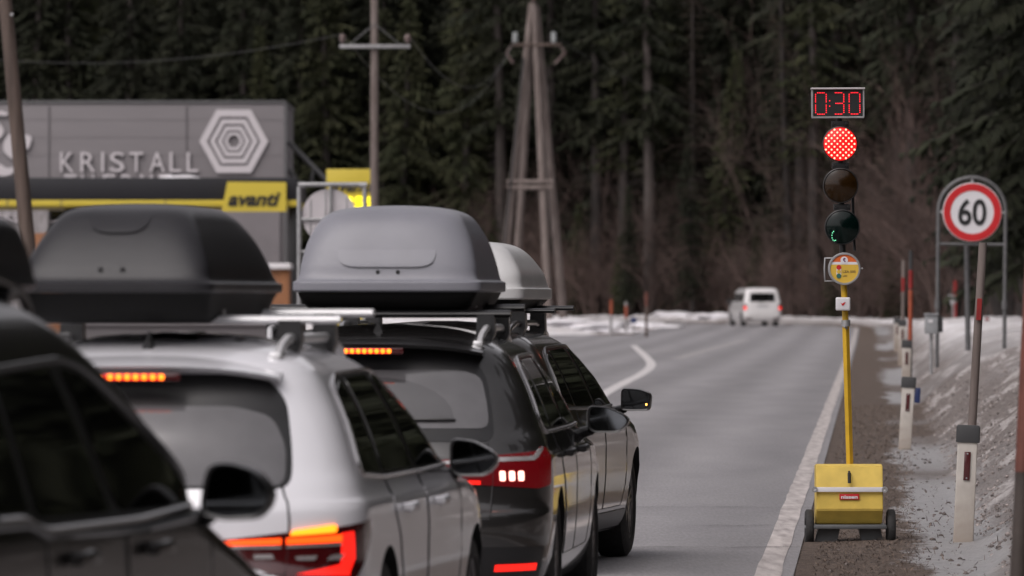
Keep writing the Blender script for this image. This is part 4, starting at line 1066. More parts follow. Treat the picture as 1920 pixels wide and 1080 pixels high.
bm = B(); tube(bm, [(-4*px_, .7, -62*px_), (0, .7, -260*px_)], .045, 10); obj('rear_stay', bm, M['galv_dull'], root, 40)

# --- grey utility box on a post beside the sign
root = empty('utility_box', pxw(1746, 655, 111)); tag(root, 'small grey utility box on a short post beside the left sign leg', 'utility box')
M['box_paint'] = mat('grey_cabinet', (.27, .28, .29), .5, var=.15)
px_ = 111/13000
bm = B(); box(bm, (0, 0, 47*px_), (24*px_, .20, 36*px_), .02); obj('cabinet', bm, M['box_paint'], root)
bm = B(); box(bm, (0, -.01, 66*px_), (27*px_, .24, 3*px_), .006); obj('lid', bm, M['box_paint'], root)
bm = B(); box(bm, (-2*px_, -.104, 53*px_), (8*px_, .006, 5*px_), 0); obj('label_plate', bm, M['sign_white'], root, None)
bm = B(); tube(bm, [(0, 0, -.4), (0, 0, 30*px_)], .03, 10); obj('post', bm, M['galv'], root)
bm = B(); box(bm, (17*px_, .03, 47*px_), (9*px_, .16, 30*px_), .02); obj('side_unit', bm, M['post_black'], root)

# ------------------------------------------------------------------ portable traffic light on its yellow trolley
M['yellow'] = grimy('yellow_paint', (.66, .47, .085), (.30, .20, .06), .20)
M['yellow_dark'] = mat('yellow_pole_paint', (.56, .335, .012), .42, var=.25, vscale=7)
M['frame_grey'] = mat('grey_frame_steel', (.12, .125, .13), .5, .3, var=.3)
M['lens_amber'] = mat('unlit_amber_lens', (.020, .009, .002), .16, spec=.35, var=.4, vscale=14)
M['lens_green'] = mat('unlit_green_lens', (.001, .006, .005), .14, spec=.3, var=.4, vscale=14)
M['housing'] = mat('black_housing', (.010, .010, .011), .45, var=.3)
M['led_red_field'] = emit('red_signal_field', (1, .006, .008), .70, base=(.1, .003, .003))
M['led_dot'] = emit('signal_led', (1, .44, .30), 1.5)
M['led_digit'] = emit('countdown_led', (1, .015, .03), 1.5)
M['glint_green'] = emit('painted_green_glint', (.25, 1, .55), .9, base=(.02, .1, .05))  # emission for the glint painted on the green lens, not a lit lamp
d = 48.7; px_ = d/13000; LEAN = .034
base = pxw(1594, 1021, d)
root = empty('traffic_light', base); tag(root, 'portable traffic light showing red with countdown on a yellow wheeled trolley', 'traffic light')
def P(x, y, dy=0.0):
    q = pxw(x, y, d)-base; return Vector((q.x, dy, q.z))
def at(o, x, y, dy=0.0):
    o.location = P(x, y, dy); return o
# trolley
tb = obj('trolley_body', B(), M['yellow'], root)
prof = [(-.10, P(0, 918).z), (-.055, P(0, 874).z), (.02, P(0, 870).z), (.25, P(0, 872).z), (.25, P(0, 985).z), (-.01, P(0, 982).z), (-.105, P(0, 955).z)]
bm = B(); x0, x1 = P(1530, 0).x, P(1654, 0).x
a = [bm.verts.new((x0, y, z)) for y, z in prof]; b = [bm.verts.new((x1, y, z)) for y, z in prof]; n = len(prof)
bm.faces.new(a); bm.faces.new(b[::-1])
for i in range(n): bm.faces.new((a[i], b[i], b[(i+1) % n], a[(i+1) % n]))
bmesh.ops.recalc_face_normals(bm, faces=bm.faces)
bmesh.ops.bevel(bm, geom=list(bm.edges), offset=.006, segments=2, affect='EDGES')
bm.to_mesh(tb.data); bm.free()
bm = B(); bmesh.ops.create_cube(bm, size=0.001); bm.free()
bm = B(); tube(bm, [P(1591, 886, -.115), P(1591, 905, -.125)], .012, 10); tube(bm, [P(1591, 884, -.085), P(1591, 888, -.118)], .009, 8); obj('latch', bm, M['housing'], root)
bm = B(); box(bm, P(1591.5, 917, -.122), (134*px_, .008, 9*px_), .003); obj('closing_bar', bm, M['sign_white'], root)
for sx in (1526, 1657):
    bm = B(); lathe(bm, [(-.012, .010), (-.012, .021), (.012, .021), (.012, .010), (-.012, .010)], 20, 'Y', P(sx, 917, -.12)); obj('bar_eye', bm, M['galv'], root)
bm = B(); box(bm, P(1591, 930.5, -.112), (37*px_, .006, 11*px_), .001); pl = obj('maker_plate', bm, M['sign_red'], root)
me = text_mesh('nissen', 31*px_, 6.5*px_, .001, bold=.03); o = obj('maker_lettering', me, M['sign_white'], pl, None); o.location = P(1591, 931, -.117)
bm = B(); box(bm, P(1593, 987, .07), (136*px_, .34, 8*px_), .008); obj('chassis', bm, M['frame_grey'], root)
for sx, sg in ((1556, -1), (1630, 1)):
    bm = B(); c = P(sx, 1003, .08); poly = [(-.075, .055), (.075, .055), (.045 if sg < 0 else .105, -.068), (-.105 if sg < 0 else -.045, -.068)]
    prism(bm, poly, -.08, .10, c); obj('support_foot', bm, M['frame_grey'], root)
bm = B(); tube(bm, [P(1520, 989, .05), P(1670, 989, .05)], .012, 10); obj('axle', bm, M['housing'], root)
for sx in (1518, 1671):
    w0 = obj('wheel', B(), M['rubber'], root); bm = B(); lathe(bm, [(-.028, .075), (-.030, .115), (-.020, .130), (.020, .130), (.030, .115), (.028, .075), (-.028, .075)], 36); bm.to_mesh(w0.data); bm.free(); w0.data.shade_smooth(); w0.location = P(sx, 990, .05)
    bm = B(); lathe(bm, [(-.022, .078), (-.022, .02), (-.034, .018), (-.034, .001)], 24); lathe(bm, [(.022, .078), (.022, .02), (.034, .018), (.034, .001)], 24); obj('hub', bm, M['frame_grey'], w0)
# mast
bm = B(); tube(bm, [P(1594.5, 880, .06), P(1586, 600, .05)], .0245, 4); bm2 = bm; obj('lower_mast', bm2, M['yellow_dark'], root, 20)
bm = B(); tube(bm, [P(1586, 602, .05), P(1582, 520, .05)], .022, 12); obj('upper_mast', bm, M['yellow_dark'], root, 40)
bm = B(); tube(bm, [P(1587, 612, .05), P(1586.5, 600, .05)], .031, 16); tube(bm, [P(1588.5, 616, .02), P(1583, 612, .0)], .009, 8); obj('mast_clamp', bm, M['galv'], root)
bm = B(); tube(bm, [P(1582, 520, .06), P(1574, 222, .06)], .022, 12); obj('black_mast', bm, M['housing'], root)
bm = B(); tube(bm, [P(1603, 470, .05), P(1600, 372, .09), P(1604, 350, .09), P(1596, 330, .05)], .010, 8); obj('cable', bm, M['housing'], root)
def lamp(x, y, r, lens_m, name):
    h = obj('lamp_housing', B(), M['housing'], root); bm = B(); lathe(bm, [(.11, .0005), (.10, r*.55), (.06, r*.9), (.0, r), (-.025, r*1.0), (-.028, r*.96), (-.018, r*.93)], 48, 'Y'); bm.to_mesh(h.data); bm.free(); h.data.shade_smooth(); h.data.set_sharp_from_angle(angle=R(40)); at(h, x, y)
    bm = B(); lathe(bm, [(-.040, .0005), (-.0385, r*.25), (-.034, r*.5), (-.027, r*.75), (-.018, r*.935)], 48, 'Y'); obj(name, bm, lens_m, h)
    bm = B()
    for zz in (1,):
        box(bm, (0, .02, zz*(r+.016)), (.12, .03, .045), .006)
        for sx in (-.045, .045): lathe(bm, [(-.012, .0005), (-.012, .009), (.0, .010)], 10, 'Y', (sx, .005, zz*(r+.022)))
    obj('coupling', bm, M['housing'], h)
    return h
RL = .124
hr = lamp(1575, 270, RL, M['led_red_field'], 'red_lens')
bm = B(); dx = 5.35*px_*2/2
for j in range(11):
    row = 5-j; n_ = {0: 3, 1: 4, 2: 5, 3: 6, 4: 5, 5: 6, 6: 5, 7: 6, 8: 5, 9: 4, 10: 3}[j]
    for k in range(n_):
        x = (k-(n_-1)/2)*10.75*px_; z = row*5.35*px_
        lathe(bm, [(-.0475, .0005), (-.046, .0058), (-.030, .0070)], 10, 'Y', (x, .0, z))
obj('signal_leds', bm, M['led_dot'], hr, None)
lamp(1576, 348, RL, M['lens_amber'], 'amber_lens')
hg = lamp(1579, 426, RL, M['lens_green'], 'green_lens')
bm = B()
for k in range(7):
    a = 1.9+k*.55; lathe(bm, [(-.041, .0005), (-.040, .0035)], 8, 'Y', (-.056+.022*math.cos(a)*.8, .006, -.062+.034*math.sin(a)))
obj('painted_glint', bm, M['glint_green'], hg, None)  # reflection on the unlit green lens, drawn as small glowing dots
# countdown display
dp = obj('countdown_display', B(), M['housing'], root); bm = B(); box(bm, (0, 0, 0), (94*px_, .07, 50*px_), .004); bm.to_mesh(dp.data); bm.free(); at(dp, 1571, 194, .02)
dp.rotation_euler = (0, -.005, 0)
bm = B()
for sx in (-48, 48): box(bm, (sx*px_, -.008, 0), (3*px_, .09, 51*px_), .002)
box(bm, (0, -.008, -26*px_), (98*px_, .09, 3*px_), .002); obj('display_frame', bm, M['galv'], dp, None)
bm = B(); box(bm, (0, -.012, 28*px_), (101*px_, .11, 3*px_), .002); obj('display_hood', bm, M['sign_back'], dp, None)
bm = B()
def dot(x, z): lathe(bm, [(-.0385, .0005), (-.0385, .9*px_), (-.034, 1.05*px_)], 8, 'Y', (x*px_, 0, z*px_))
def seg(x0, z0, x1, z1, n):
    for k in range(n): dot(x0+(x1-x0)*k/(n-1), z0+(z1-z0)*k/(n-1))
def digit(cx_, kind):
    W_, H_ = 9, 20
    seg(cx_-W_+3, H_, cx_+W_-3, H_, 5); seg(cx_-W_+3, -H_, cx_+W_-3, -H_, 5)
    seg(cx_+W_+1, H_-3, cx_+W_+1, 3, 5); seg(cx_+W_+1, -3, cx_+W_+1, -H_+3, 5)
    if kind == '0': seg(cx_-W_-1, H_-3, cx_-W_-1, 3, 5); seg(cx_-W_-1, -3, cx_-W_-1, -H_+3, 5)
    if kind == '3': seg(cx_-W_+4, 0, cx_+W_-2, 0, 6)
digit(-32, '0'); obj('display_digit', bm, M['led_digit'], dp, None); bm = B()
digit(1, '3'); obj('display_digit', bm, M['led_digit'], dp, None); bm = B()
digit(31, '0'); obj('display_digit', bm, M['led_digit'], dp, None); bm = B()
dot(-15.5, 5); dot(-15.5, -5); obj('display_colon', bm, M['led_digit'], dp, None)
# round information disc with handle
ds_ = obj('info_disc', B(), M['galv'], root); bm = B(); r = 30.5*px_
lathe(bm, [(.05, .0005), (.05, r*.9), (.02, r), (-.03, r), (-.034, r*.97), (-.034, r*.88), (-.024, r*.86)], 48, 'Y'); bm.to_mesh(ds_.data); bm.free(); ds_.data.shade_smooth(); ds_.data.set_sharp_from_angle(angle=R(35)); at(ds_, 1583, 504)
M['disc_yellow'] = mat('disc_yellow', (.60, .39, .05), .4, var=.08, coat=.3); M['disc_orange'] = mat('disc_orange', (.60, .12, .02), .4, var=.1); M['teal'] = mat('teal_print', (.02, .12, .10), .5, var=.1); M['purple_print'] = mat('violet_print', (.12, .03, .12), .5, var=.1)
ri = r*.875
def chord(z0, z1, n=24):
    pts = []
    for z in np.linspace(z0, z1, n): pts.append((math.sqrt(max(0, ri*ri-z*z)), z))
    return pts + [(-x, z) for x, z in reversed(pts)]
bm = B(); prism(bm, chord(-ri*.999, ri*.30), -.0265, -.022); obj('yellow_field', bm, M['disc_yellow'], ds_, None)
bm = B(); prism(bm, chord(ri*.30, ri*.48), -.0265, -.022); obj('white_band', bm, M['sign_white'], ds_, None)
bm = B(); prism(bm, chord(ri*.48, ri*.999), -.0265, -.022); obj('orange_field', bm, M['disc_orange'], ds_, None)
bm = B(); lathe(bm, [(-.029, .0005), (-.029, ri*.26)], 24, 'Y', (-.02*ri, 0, ri*.60)); obj('logo_ground', bm, M['sign_white'], ds_, None)
bm = B(); prism(bm, [(p[0]*ri, p[1]*ri) for p in ((-.10, .72), (.04, .78), (.08, .70), (-.02, .62), (.10, .50), (.02, .46), (-.10, .60))], -.031, -.0295); obj('logo_mark', bm, M['purple_print'], ds_, None)
bm = B(); prism(bm, smooth_poly([(-.56*ri, -.62*ri), (-.23*ri, -.62*ri), (-.23*ri, .2*ri), (-.56*ri, .2*ri)], .15*ri), -.0285, -.0266); obj('pictogram_ground', bm, M['sign_white'], ds_, None)
for z_, mm, rr_ in ((.10, 'sign_red', .17), (-.50, 'teal', .17), (-.20, 'disc_yellow', .14)):
    bm = B(); lathe(bm, [(-.0305, .0005), (-.0305, rr_*ri), (-.0286, rr_*ri)], 20, 'Y', (-.395*ri, 0, z_*ri)); obj('pictogram_light', bm, M[mm], ds_, None)
M['print_grey'] = mat('faded_print', (.10, .07, .03), .5, var=.1)
o = obj('lettering', text_mesh('LZA 500', .90*ri, .17*ri, .0006, bold=.015), M['print_grey'], ds_, None); o.location = (.33*ri, -.0275, -.20*ri)
o = obj('lettering', text_mesh('LED', .30*ri, .10*ri, .0006, bold=.015), M['print_grey'], ds_, None); o.location = (.05*ri, -.0275, -.50*ri)
bm = B(); tube(bm, [P(1570, 484, .02), P(1547, 484, .02), P(1546, 505, .02), P(1547, 527, .02), P(1570, 527, .02)], .006, 8); obj('carry_handle', bm, M['galv'], root)
bm = B(); tube(bm, [P(1612, 504, .01), P(1618, 503, .01)], [.004, .007], 8); obj('disc_knob', bm, M['galv'], root)
# small white sensor box
M['sensor_white'] = mat('sensor_box_plastic', (.58, .57, .59), .4, var=.08)
sb = obj('sensor_box', B(), M['sensor_white'], root); bm = B(); box(bm, (0, 0, 0), (27*px_, .06, 25*px_), .012, segs=3); bm.to_mesh(sb.data); bm.free(); sb.data.shade_smooth(); at(sb, 1580.5, 570, -.01)
bm = B(); prism(bm, [(p[0]*px_, p[1]*px_) for p in ((-5, 3), (-2.5, .5), (0, 2), (4.5, 4), (1, -2.5), (-1.5, -3), (-3, -1))], -.033, -.0302); obj('sensor_logo', bm, M['sign_red'], sb, None)

# ------------------------------------------------------------------ overhead line poles
def wood_pole(name, label, p0, p1, r, m, sink=1.0, cat='utility pole'):
    root = empty(name, p0); tag(root, label, cat); v = Vector(p1)-Vector(p0)
    bm = B(); n = 14; tube(bm, [-v.normalized()*sink]+[v*t for t in np.linspace(0, 1, n)], [r*1.15]+[r*(1.15-.3*t) for t in np.linspace(0, 1, n)], 14); obj('shaft', bm, m, root, 60); return root
pole_l = wood_pole('utility_pole', 'leaning brown wooden pole at the left edge before the grey building', pxw(80, 760, 116), pxw(-3, -140, 116), .125, M['brown_wood'])
bm = B()
q = pxw(22, 27, 115.86)-pole_l.location; lathe(bm, [(-.03, .001), (-.03, .03), (.03, .02)], 10, 'Y', q); obj('step_bolt', bm, M['galv'], pole_l)
D2 = 190.0; s_ = D2/13000
pole_c = wood_pole('utility_pole', 'upright grey wooden pole with one metal crossarm behind the mid grey roof box', pxw(702, 690, D2), pxw(702, -110, D2), .115, M['old_wood'])
o_ = pole_c.location
bm = B(); c_ = pxw(703, 87, D2-.16)-o_; box(bm, c_, (133*s_, .07, 7*s_), .01); arm = obj('crossarm', bm, M['galv'], pole_c)
for px0 in (642, 764):
    bm = B(); q = pxw(px0, 83, D2-.16)-o_; lathe(bm, [(0, .03), (.06, .05), (.09, .095), (.13, .07), (.17, .095), (.22, .085), (.27, .05), (.29, .01)], 16, 'Z', q); obj('insulator', bm, M['insul'] if 'insul' in M else M.setdefault('insul', mat('brown_insulator', (.10, .065, .06), .25, var=.2)), arm)
    bm = B(); tube(bm, [pxw(702, 45, D2-.1)-o_, pxw(px0+(12 if px0 < 700 else -12), 85, D2-.14)-o_], .014, 6); obj('arm_stay', bm, M['galv_dull'], arm)
# four-legged pole
D3 = 322.0; s_ = D3/13000
ap = empty('four_legged_pole', pxw(1000, 590, D3)); tag(ap, 'four legged wooden power pole with cross braces and insulators at the forest edge', 'power pole'); o_ = ap.location
legs = [((930, 600), (997, 6), -.9), ((960, 600), (1000, 12), .9), ((1031, 600), (1001, 6), -.9), ((1060, 590), (1006, 12), .9)]
for (bx, by), (tx, ty), dy in legs:
    bm = B(); a = pxw(bx, by, D3)-o_; b = pxw(tx, ty, D3)-o_; a.y += dy; b.y += dy*.15; a.z -= 1.2
    tube(bm, [a+(b-a)*t for t in np.linspace(0, 1, 10)], [.20-.05*t for t in np.linspace(0, 1, 10)], 12); obj('leg', bm, M['old_wood'], ap, 60)
for ya, xa, xb, dy in ((341, 950, 1037, -.75), (352, 950, 1037, -.75), (340, 975, 1040, .75)):
    bm = B(); a = pxw(xa, ya, D3)-o_; b = pxw(xb, ya, D3)-o_; a.y += dy; b.y += dy; tube(bm, [a, b], .10, 8); obj('brace', bm, M['old_wood'], ap)
bm = B(); a = pxw(958, 84, D3-.35)-o_; b = pxw(1052, 84, D3-.35)-o_; tube(bm, [a, b], .07, 8); ca = obj('crossarm', bm, M['brown_wood'], ap)
bm = B(); a = pxw(1000, 86, D3-.5)-o_; b = pxw(1003, 86, D3-.5)-o_; tube(bm, [pxw(936, 590, D3)-o_-Vector((.1, 1.15, 0)), pxw(986, 110, D3)-o_-Vector((.1, .6, 0))], .05, 8); obj('cable_duct', bm, M['black_trim'], ap)
M['insul_grey'] = mat('grey_insulator', (.26, .28, .28), .3, var=.2)
for x_ in (966, 1038):
    bm = B(); lathe(bm, [(0, .05), (.03, .13), (.08, .10), (.12, .14), (.2, .11), (.28, .14), (.36, .11), (.44, .13), (.5, .04)], 14, 'Z', pxw(x_, 80, D3-.35)-o_); obj('insulator', bm, M['insul_grey'], ca)
for pts in ([(958, 88), (950, 100), (962, 118)], [(1052, 88), (1060, 98), (1040, 120)], [(1000, 4), (1000, -8), (1000, -20)]):
    bm = B(); tube(bm, [pxw(x_, y_, D3-.4)-o_ for x_, y_ in pts], .06, 8); obj('arrester', bm, M['insul'], ca)
M['wire'] = mat('dark_wire', (.045, .045, .045), .5, var=.2)
def wire(label, a, b, sag):
    bm = B(); a, b = Vector(a), Vector(b); pts = []
    for t in np.linspace(0, 1, 28): p = a.lerp(b, t); p.z -= sag*4*t*(1-t); pts.append(p)
    tube(bm, pts, .009, 6); tag(obj('power_line', bm, M['wire'], None), label, 'power line', 'power lines strung between the poles')
wire('thin power line from the four legged pole to the left end of the crossarm', pxw(958, 88, D3-.4), pxw(642, 62, D2-.2), 2.6)
wire('thin power line from the four legged pole to the right end of the crossarm', pxw(966, 68, D3-.4), pxw(764, 62, D2-.2), 1.9)
wire('thin power line running off right from the four legged pole towards the forest', pxw(1040, 68, D3-.4), pxw(1760, 130, 430), 3.5)
wire('thin power line running off left from the crossarm pole over the grey building', pxw(642, 64, D2-.2), pxw(-160, 92, 215), .6)

# ------------------------------------------------------------------ building, petrol station canopy, signs
M['panel'] = mat('grey_metal_panel', (.180, .167, .174), .55, .1, var=.08, vscale=.6, stretch=(1, 1, 6))
M['panel_dark'] = mat('dark_panel_joint', (.10, .092, .097), .6, var=.2)
M['wall_low'] = mat('pale_rendered_wall', (.19, .174, .182), .7, var=.12, vscale=1.5)
M['letter'] = mat('pale_letters', (.52, .49, .51), .55, var=.06)
M['fascia'] = mat('black_fascia', (.010, .010, .014), .45, var=.25, vscale=1)
M['station_yellow'] = mat('station_yellow', (.56, .44, .045), .45, var=.12, vscale=.8)
M['station_black'] = mat('sign_lettering_black', (.012, .010, .008), .5, var=.1)
M['ochre_wood'] = mat('ochre_timber', (.30, .13, .055), .75, col2=(.20, .085, .04), vscale=3)
M['stone'] = mat('grey_stone_cladding', (.36, .34, .35), .8, col2=(.18, .165, .165), vscale=3, stretch=(3, 1, .8))
M['snow'] = mat('old_snow', (.72, .71, .74), .8, col2=(.55, .53, .54), vscale=1.2, bump=.4, bscale=4)
D4 = 240.0; s_ = D4/13000
bl = empty('building', pxw(200, 652, D4)); bl.location.z = 0; tag(bl, 'long grey panelled building reading KRISTALL with a white hexagon emblem', 'building'); o_ = bl.location
def PB(x, y, dy=0.0): return pxw(x, y, D4)-o_+Vector((0, dy, 0))
x0, x1 = PB(-500, 0).x, PB(533, 0).x; zt = PB(0, 194).z
bm = B(); box(bm, ((x0+x1)/2, 5.0, zt/2), (x1-x0, 10, zt), .02); obj('wall', bm, M['panel'], bl)
bm = B(); box(bm, ((x0+x1)/2, 5.0, zt+.05), (x1-x0+.12, 10.1, .10), .02); box(bm, (x1+.045, -.02, zt/2), (.09, .12, zt-.02), 0); obj('edge_trim', bm, M['galv_dull'], bl)
for xj in (92, 350, -170, -420):
    bm = B(); box(bm, (PB(xj, 0).x, -.012, zt/2+1.2), (.055, .03, zt-2.6), 0); obj('panel_joint', bm, M['panel_dark'], bl, None)
for yj in (225, 258, 292):
    bm = B(); box(bm, ((x0+x1)/2, -.003, PB(0, yj).z), (x1-x0-.1, .010, .007), 0); obj('panel_joint', bm, M['panel_dark'], bl, None)
cents = [('K', 126), ('R', 165), ('I', 193), ('S', 220), ('T', 256), ('A', 295), ('L', 329), ('L', 361)]
wd = {'K': 25, 'R': 27, 'I': 5, 'S': 26, 'T': 25, 'A': 29, 'L': 21}
for ch, xc in cents:
    o = obj('lettering', text_mesh(ch, wd[ch]*s_, 37*s_, .05, bold=.0), M['letter'], bl, None); o.location = PB(xc, 304, -.10)
for ch, xc in zip('THERME', (132, 165, 205, 240, 275, 310)):
    o = obj('lettering', text_mesh(ch, 24*s_, 37*s_, .05), M['letter'], bl, None); o.location = PB(xc, 345.5, -.10)
hexc = PB(438.5, 265); Rh = 64.5*s_
hexp = lambda r: [(r*Rh*math.cos(math.pi/3*k), r*Rh*math.sin(math.pi/3*k)*1.06) for k in range(6)]
hx = obj('emblem', B(), M['letter'], bl, None); bm = B()
for ro_, ri_ in ((1, .775), (.70, .545), (.475, .345), (.285, .185)): ring_prism(bm, hexp(ro_), hexp(ri_), -.12, -.03, (0, 0, 0))
bm.to_mesh(hx.data); bm.free(); hx.location = hexc
# left partial emblem: pale abstract figure
em = obj('emblem', B(), M['letter'], bl, None); bm = B()
for poly in ([(-30, 205), (6, 208), (17, 213), (12, 218), (0, 216), (-30, 222)], [(-40, 222), (-4, 226), (9, 245), (4, 258), (-6, 262), (-40, 258)], [(8, 262), (22, 248), (58, 254), (60, 262), (54, 280), (42, 282), (44, 300), (30, 304), (12, 290), (6, 280)], [(-40, 290), (-2, 306), (14, 316), (26, 312), (26, 326), (10, 331), (-10, 328), (-40, 332)]):
    prism(bm, smooth_poly([((x-0)*s_, (265-y)*s_) for x, y in poly], .12, 3), -.12, -.03)
bm.to_mesh(em.data); bm.free(); em.location = PB(0, 265)
bm = B()
tube(bm, [PB(535, 262, 3), PB(612, 340, 3)], .085, 8); obj('roof_brace', bm, M['galv_dull'], bl)
bm = B(); tube(bm, [PB(535, 314, 3), PB(548, 332, 3)], .085, 8); obj('roof_brace', bm, M['galv_dull'], bl)
bm = B(); tube(bm, [PB(583, 312, 3), PB(578, 345, 3)], .06, 8); obj('roof_brace', bm, M['galv_dull'], bl)
bm = B(); box(bm, ((PB(92, 0).x+x1)/2, -.06, PB(0, 480).z), (x1-PB(92, 0).x-.3, .10, (660-400)*s_), 0); obj('lower_wall', bm, M['wall_low'], bl, None)
bm = B(); box(bm, (PB(-20, 0).x, -.10, PB(0, 470).z), ((92+130)*s_, .16, (640-392)*s_), 0); obj('stone_wall', bm, M['stone'], bl, None)
o = obj('lettering', text_mesh('RKS', 46*s_, 17*s_, .04, bold=.01), M['letter'], bl, None); o.location = PB(14, 409, -.24)
w_ = obj('window', B(), M['black_glass'], bl, None); bm = B(); box(bm, (0, 0, 0), (110*s_, .06, 42*s_), 0); bm.to_mesh(w_.data); bm.free(); w_.location = PB(150, 416, -.13)
bm = B(); box(bm, (0, -.03, 0), (110*s_, .05, 4*s_), 0); obj('window_bar', bm, M['wall_low'], w_, None)
# canopy
D5 = 222.0; s5 = D5/13000
cn = empty('station_canopy', (pxw(250, 0, D5).x, D5, 0)); tag(cn, 'black petrol station canopy with a yellow stripe in front of the grey building', 'canopy'); o_ = cn.location
def PC(x, y, dy=0.0): return pxw(x, y, D5)-o_+Vector((0, dy, 0))
x0, x1 = PC(-420, 0).x, PC(556, 0).x
bm = B(); zt_, zb_ = PC(0, 333).z, PC(0, 375).z; box(bm, ((x0+x1)/2, 5.0, (zt_+zb_)/2), (x1-x0, 10, zt_-zb_), .02); obj('fascia', bm, M['fascia'], cn)
bm = B(); z2 = PC(0, 387).z; box(bm, ((x0+x1)/2, 5.0, (zb_+z2)/2), (x1-x0+.06, 10.06, zb_-z2-.006), .03); st = obj('yellow_stripe', bm, M['station_yellow'], cn)
for xj in (14, 115, 310): 
    bm = B(); box(bm, (PC(xj, 0).x, -.035, (zb_+z2)/2), (.03, .02, zb_-z2), 0); obj('stripe_joint', bm, M['panel_dark'], st, None)
for xc in (550, 110):
    bm = B(); box(bm, (PC(xc, 0).x, 1.0 if xc > 300 else 6, z2/2), (.36, .36, z2), .02); obj('column', bm, M['black_trim'] if xc > 300 else M['fascia'], cn)
bs = empty('brand_sign', PC(476, 368, -.16)+o_); tag(bs, 'slanted yellow avanti sign mounted on the black canopy edge', 'sign')
bm = B(); prism(bm, [((x-476)*s5, (368-y)*s5) for x, y in ((416, 397), (427, 341), (537, 342), (537, 397))], -.08, .12); obj('panel', bm, M['station_yellow'], bs, None)
o = obj('lettering', text_mesh('avanti', 98*s5, 26*s5, .01, shear=.28, bold=.035), M['station_black'], bs, None); o.location = (1*s5, -.095, -6*s5)
sn = empty('snow_heap', PC(331, 334, 2.5)+o_); tag(sn, 'low white heap of snow on top of the black canopy', 'snow heap'); bm = B(); 
g = []
bmesh.ops.create_uvsphere(bm, u_segments=28, v_segments=14, radius=1); bmesh.ops.scale(bm, vec=(44*s5, 1.4, 7*s5), verts=bm.verts); bmesh.ops.translate(bm, vec=(0, 0, .02), verts=bm.verts)
for v_ in bm.verts: v_.co.z *= 1+.35*mnoise.noise(v_.co*1.7)
obj('heap', bm, M['snow'], sn, 60)
# price pylon
D6 = 212.0; s6 = D6/13000
pp = empty('price_sign', (pxw(660, 0, D6).x, D6, 0)); tag(pp, 'tall yellow price pylon with lit yellow digits behind the grey pole', 'sign'); o_ = pp.location
def PP(x, y, dy=0.0): return pxw(x, y, D6)-o_+Vector((0, dy, 0))
bm = B(); z1_, z0_ = PP(0, 317).z, PP(0, 366).z; box(bm, (0, .15, (z1_+z0_)/2), (96*s6, .35, z1_-z0_), .02); obj('header', bm, M['station_yellow'], pp)
bm = B(); box(bm, (0, .15, z0_/2), (96*s6, .33, z0_-.01), .02); obj('price_panel', bm, M['station_yellow'], pp)
o = obj('lettering', text_mesh('avanti', 78*s6, 20*s6, .01, shear=.28, bold=.03), M['station_black'], pp, None); o.location = PP(660, 350, -.04)
M['led_yellow'] = emit('lit_yellow_digits', (1, .85, .01), 1.5, base=(.3, .25, .02))
o = obj('price_digits', text_mesh('1.35', 60*s6, 23*s6, .01, bold=.03), M['led_yellow'], pp, None); o.location = PP(653, 380, -.04)
o = obj('price_digits', text_mesh('9', 11*s6, 22*s6, .01, bold=.03), M['led_yellow'], pp, None); o.location = PP(693, 380, -.04)
o = obj('price_digits', text_mesh('1.29', 60*s6, 23*s6, .01, bold=.03), M['led_yellow'], pp, None); o.location = PP(653, 412, -.04)
# back of a round sign in a tube frame
D7 = 125.0; s7 = D7/13000
rs = empty('round_sign', (pxw(622, 0, D7).x, D7, 0)); tag(rs, 'unpainted back of a round sign in a square tube frame, seen over the roof boxes', 'traffic sign'); o_ = rs.location
def PR(x, y, dy=0.0): return pxw(x, y, D7)-o_+Vector((0, dy, 0))
bm = B(); lathe(bm, [(-.006, .0005), (-.006, 50*s7), (.006, 51*s7), (.012, 50*s7), (.012, .0005)], 48, 'Y', PR(617, 405, .05)); pld = obj('sign_plate', bm, M['sign_back'], rs)
for xr in (582, 610, 650):
    bm = B(); hh = math.sqrt(max(.01, 48**2-(xr-617)**2))*s7; box(bm, PR(xr, 405, .038), (.025, .02, 2*hh), .003); obj('stiffener', bm, M['galv'], pld)
bm = B(); tube(bm, [PR(561, 700), PR(561, 352), PR(563, 347), PR(569, 346), PR(677, 346), PR(683, 347), PR(684, 352), PR(684, 700)], .043, 12); tf = obj('tube_frame', bm, M['galv'], rs, 50)
for x_, y_ in ((566, 347), (681, 347)):
    bm = B(); tube(bm, [PR(x_-7, y_), PR(x_+7, y_)], .056, 12); obj('tube_clamp', bm, M['galv'], tf)
bm = B(); tube(bm, [PR(620, 346, -.02), PR(620, 700, -.02)], .028, 8); obj('middle_tube', bm, M['galv'], rs)
for yy in (411, 472):
    bm = B(); tube(bm, [PR(561, yy), PR(684, yy)], .026, 8); obj('cross_tube', bm, M['galv'], rs)
# timber structures by the station
for px0, py0, wpx, hpx, lab in ((86, 470, 62, 66, 'ochre timber wall behind the leaning pole'), (524, 560, 36, 110, 'ochre timber shed with a snow covered roof between the roof boxes')):
    d_ = 215.0; s_ = d_/13000; r_ = empty('timber_shed', (pxw(px0, 0, d_).x, d_, 0)); tag(r_, lab, 'shed'); zt_ = pxw(0, py0-hpx/2, d_).z
    bm = B(); box(bm, (0, 1, zt_/2), (wpx*s_, 2, zt_), .01); obj('wall', bm, M['ochre_wood'], r_)
    if px0 > 300:
        bm = B(); box(bm, (0, .95, zt_+.09), ((wpx+8)*s_, 2.3, .19), .07, segs=3); obj('snow_cover', bm, M['snow'], r_)

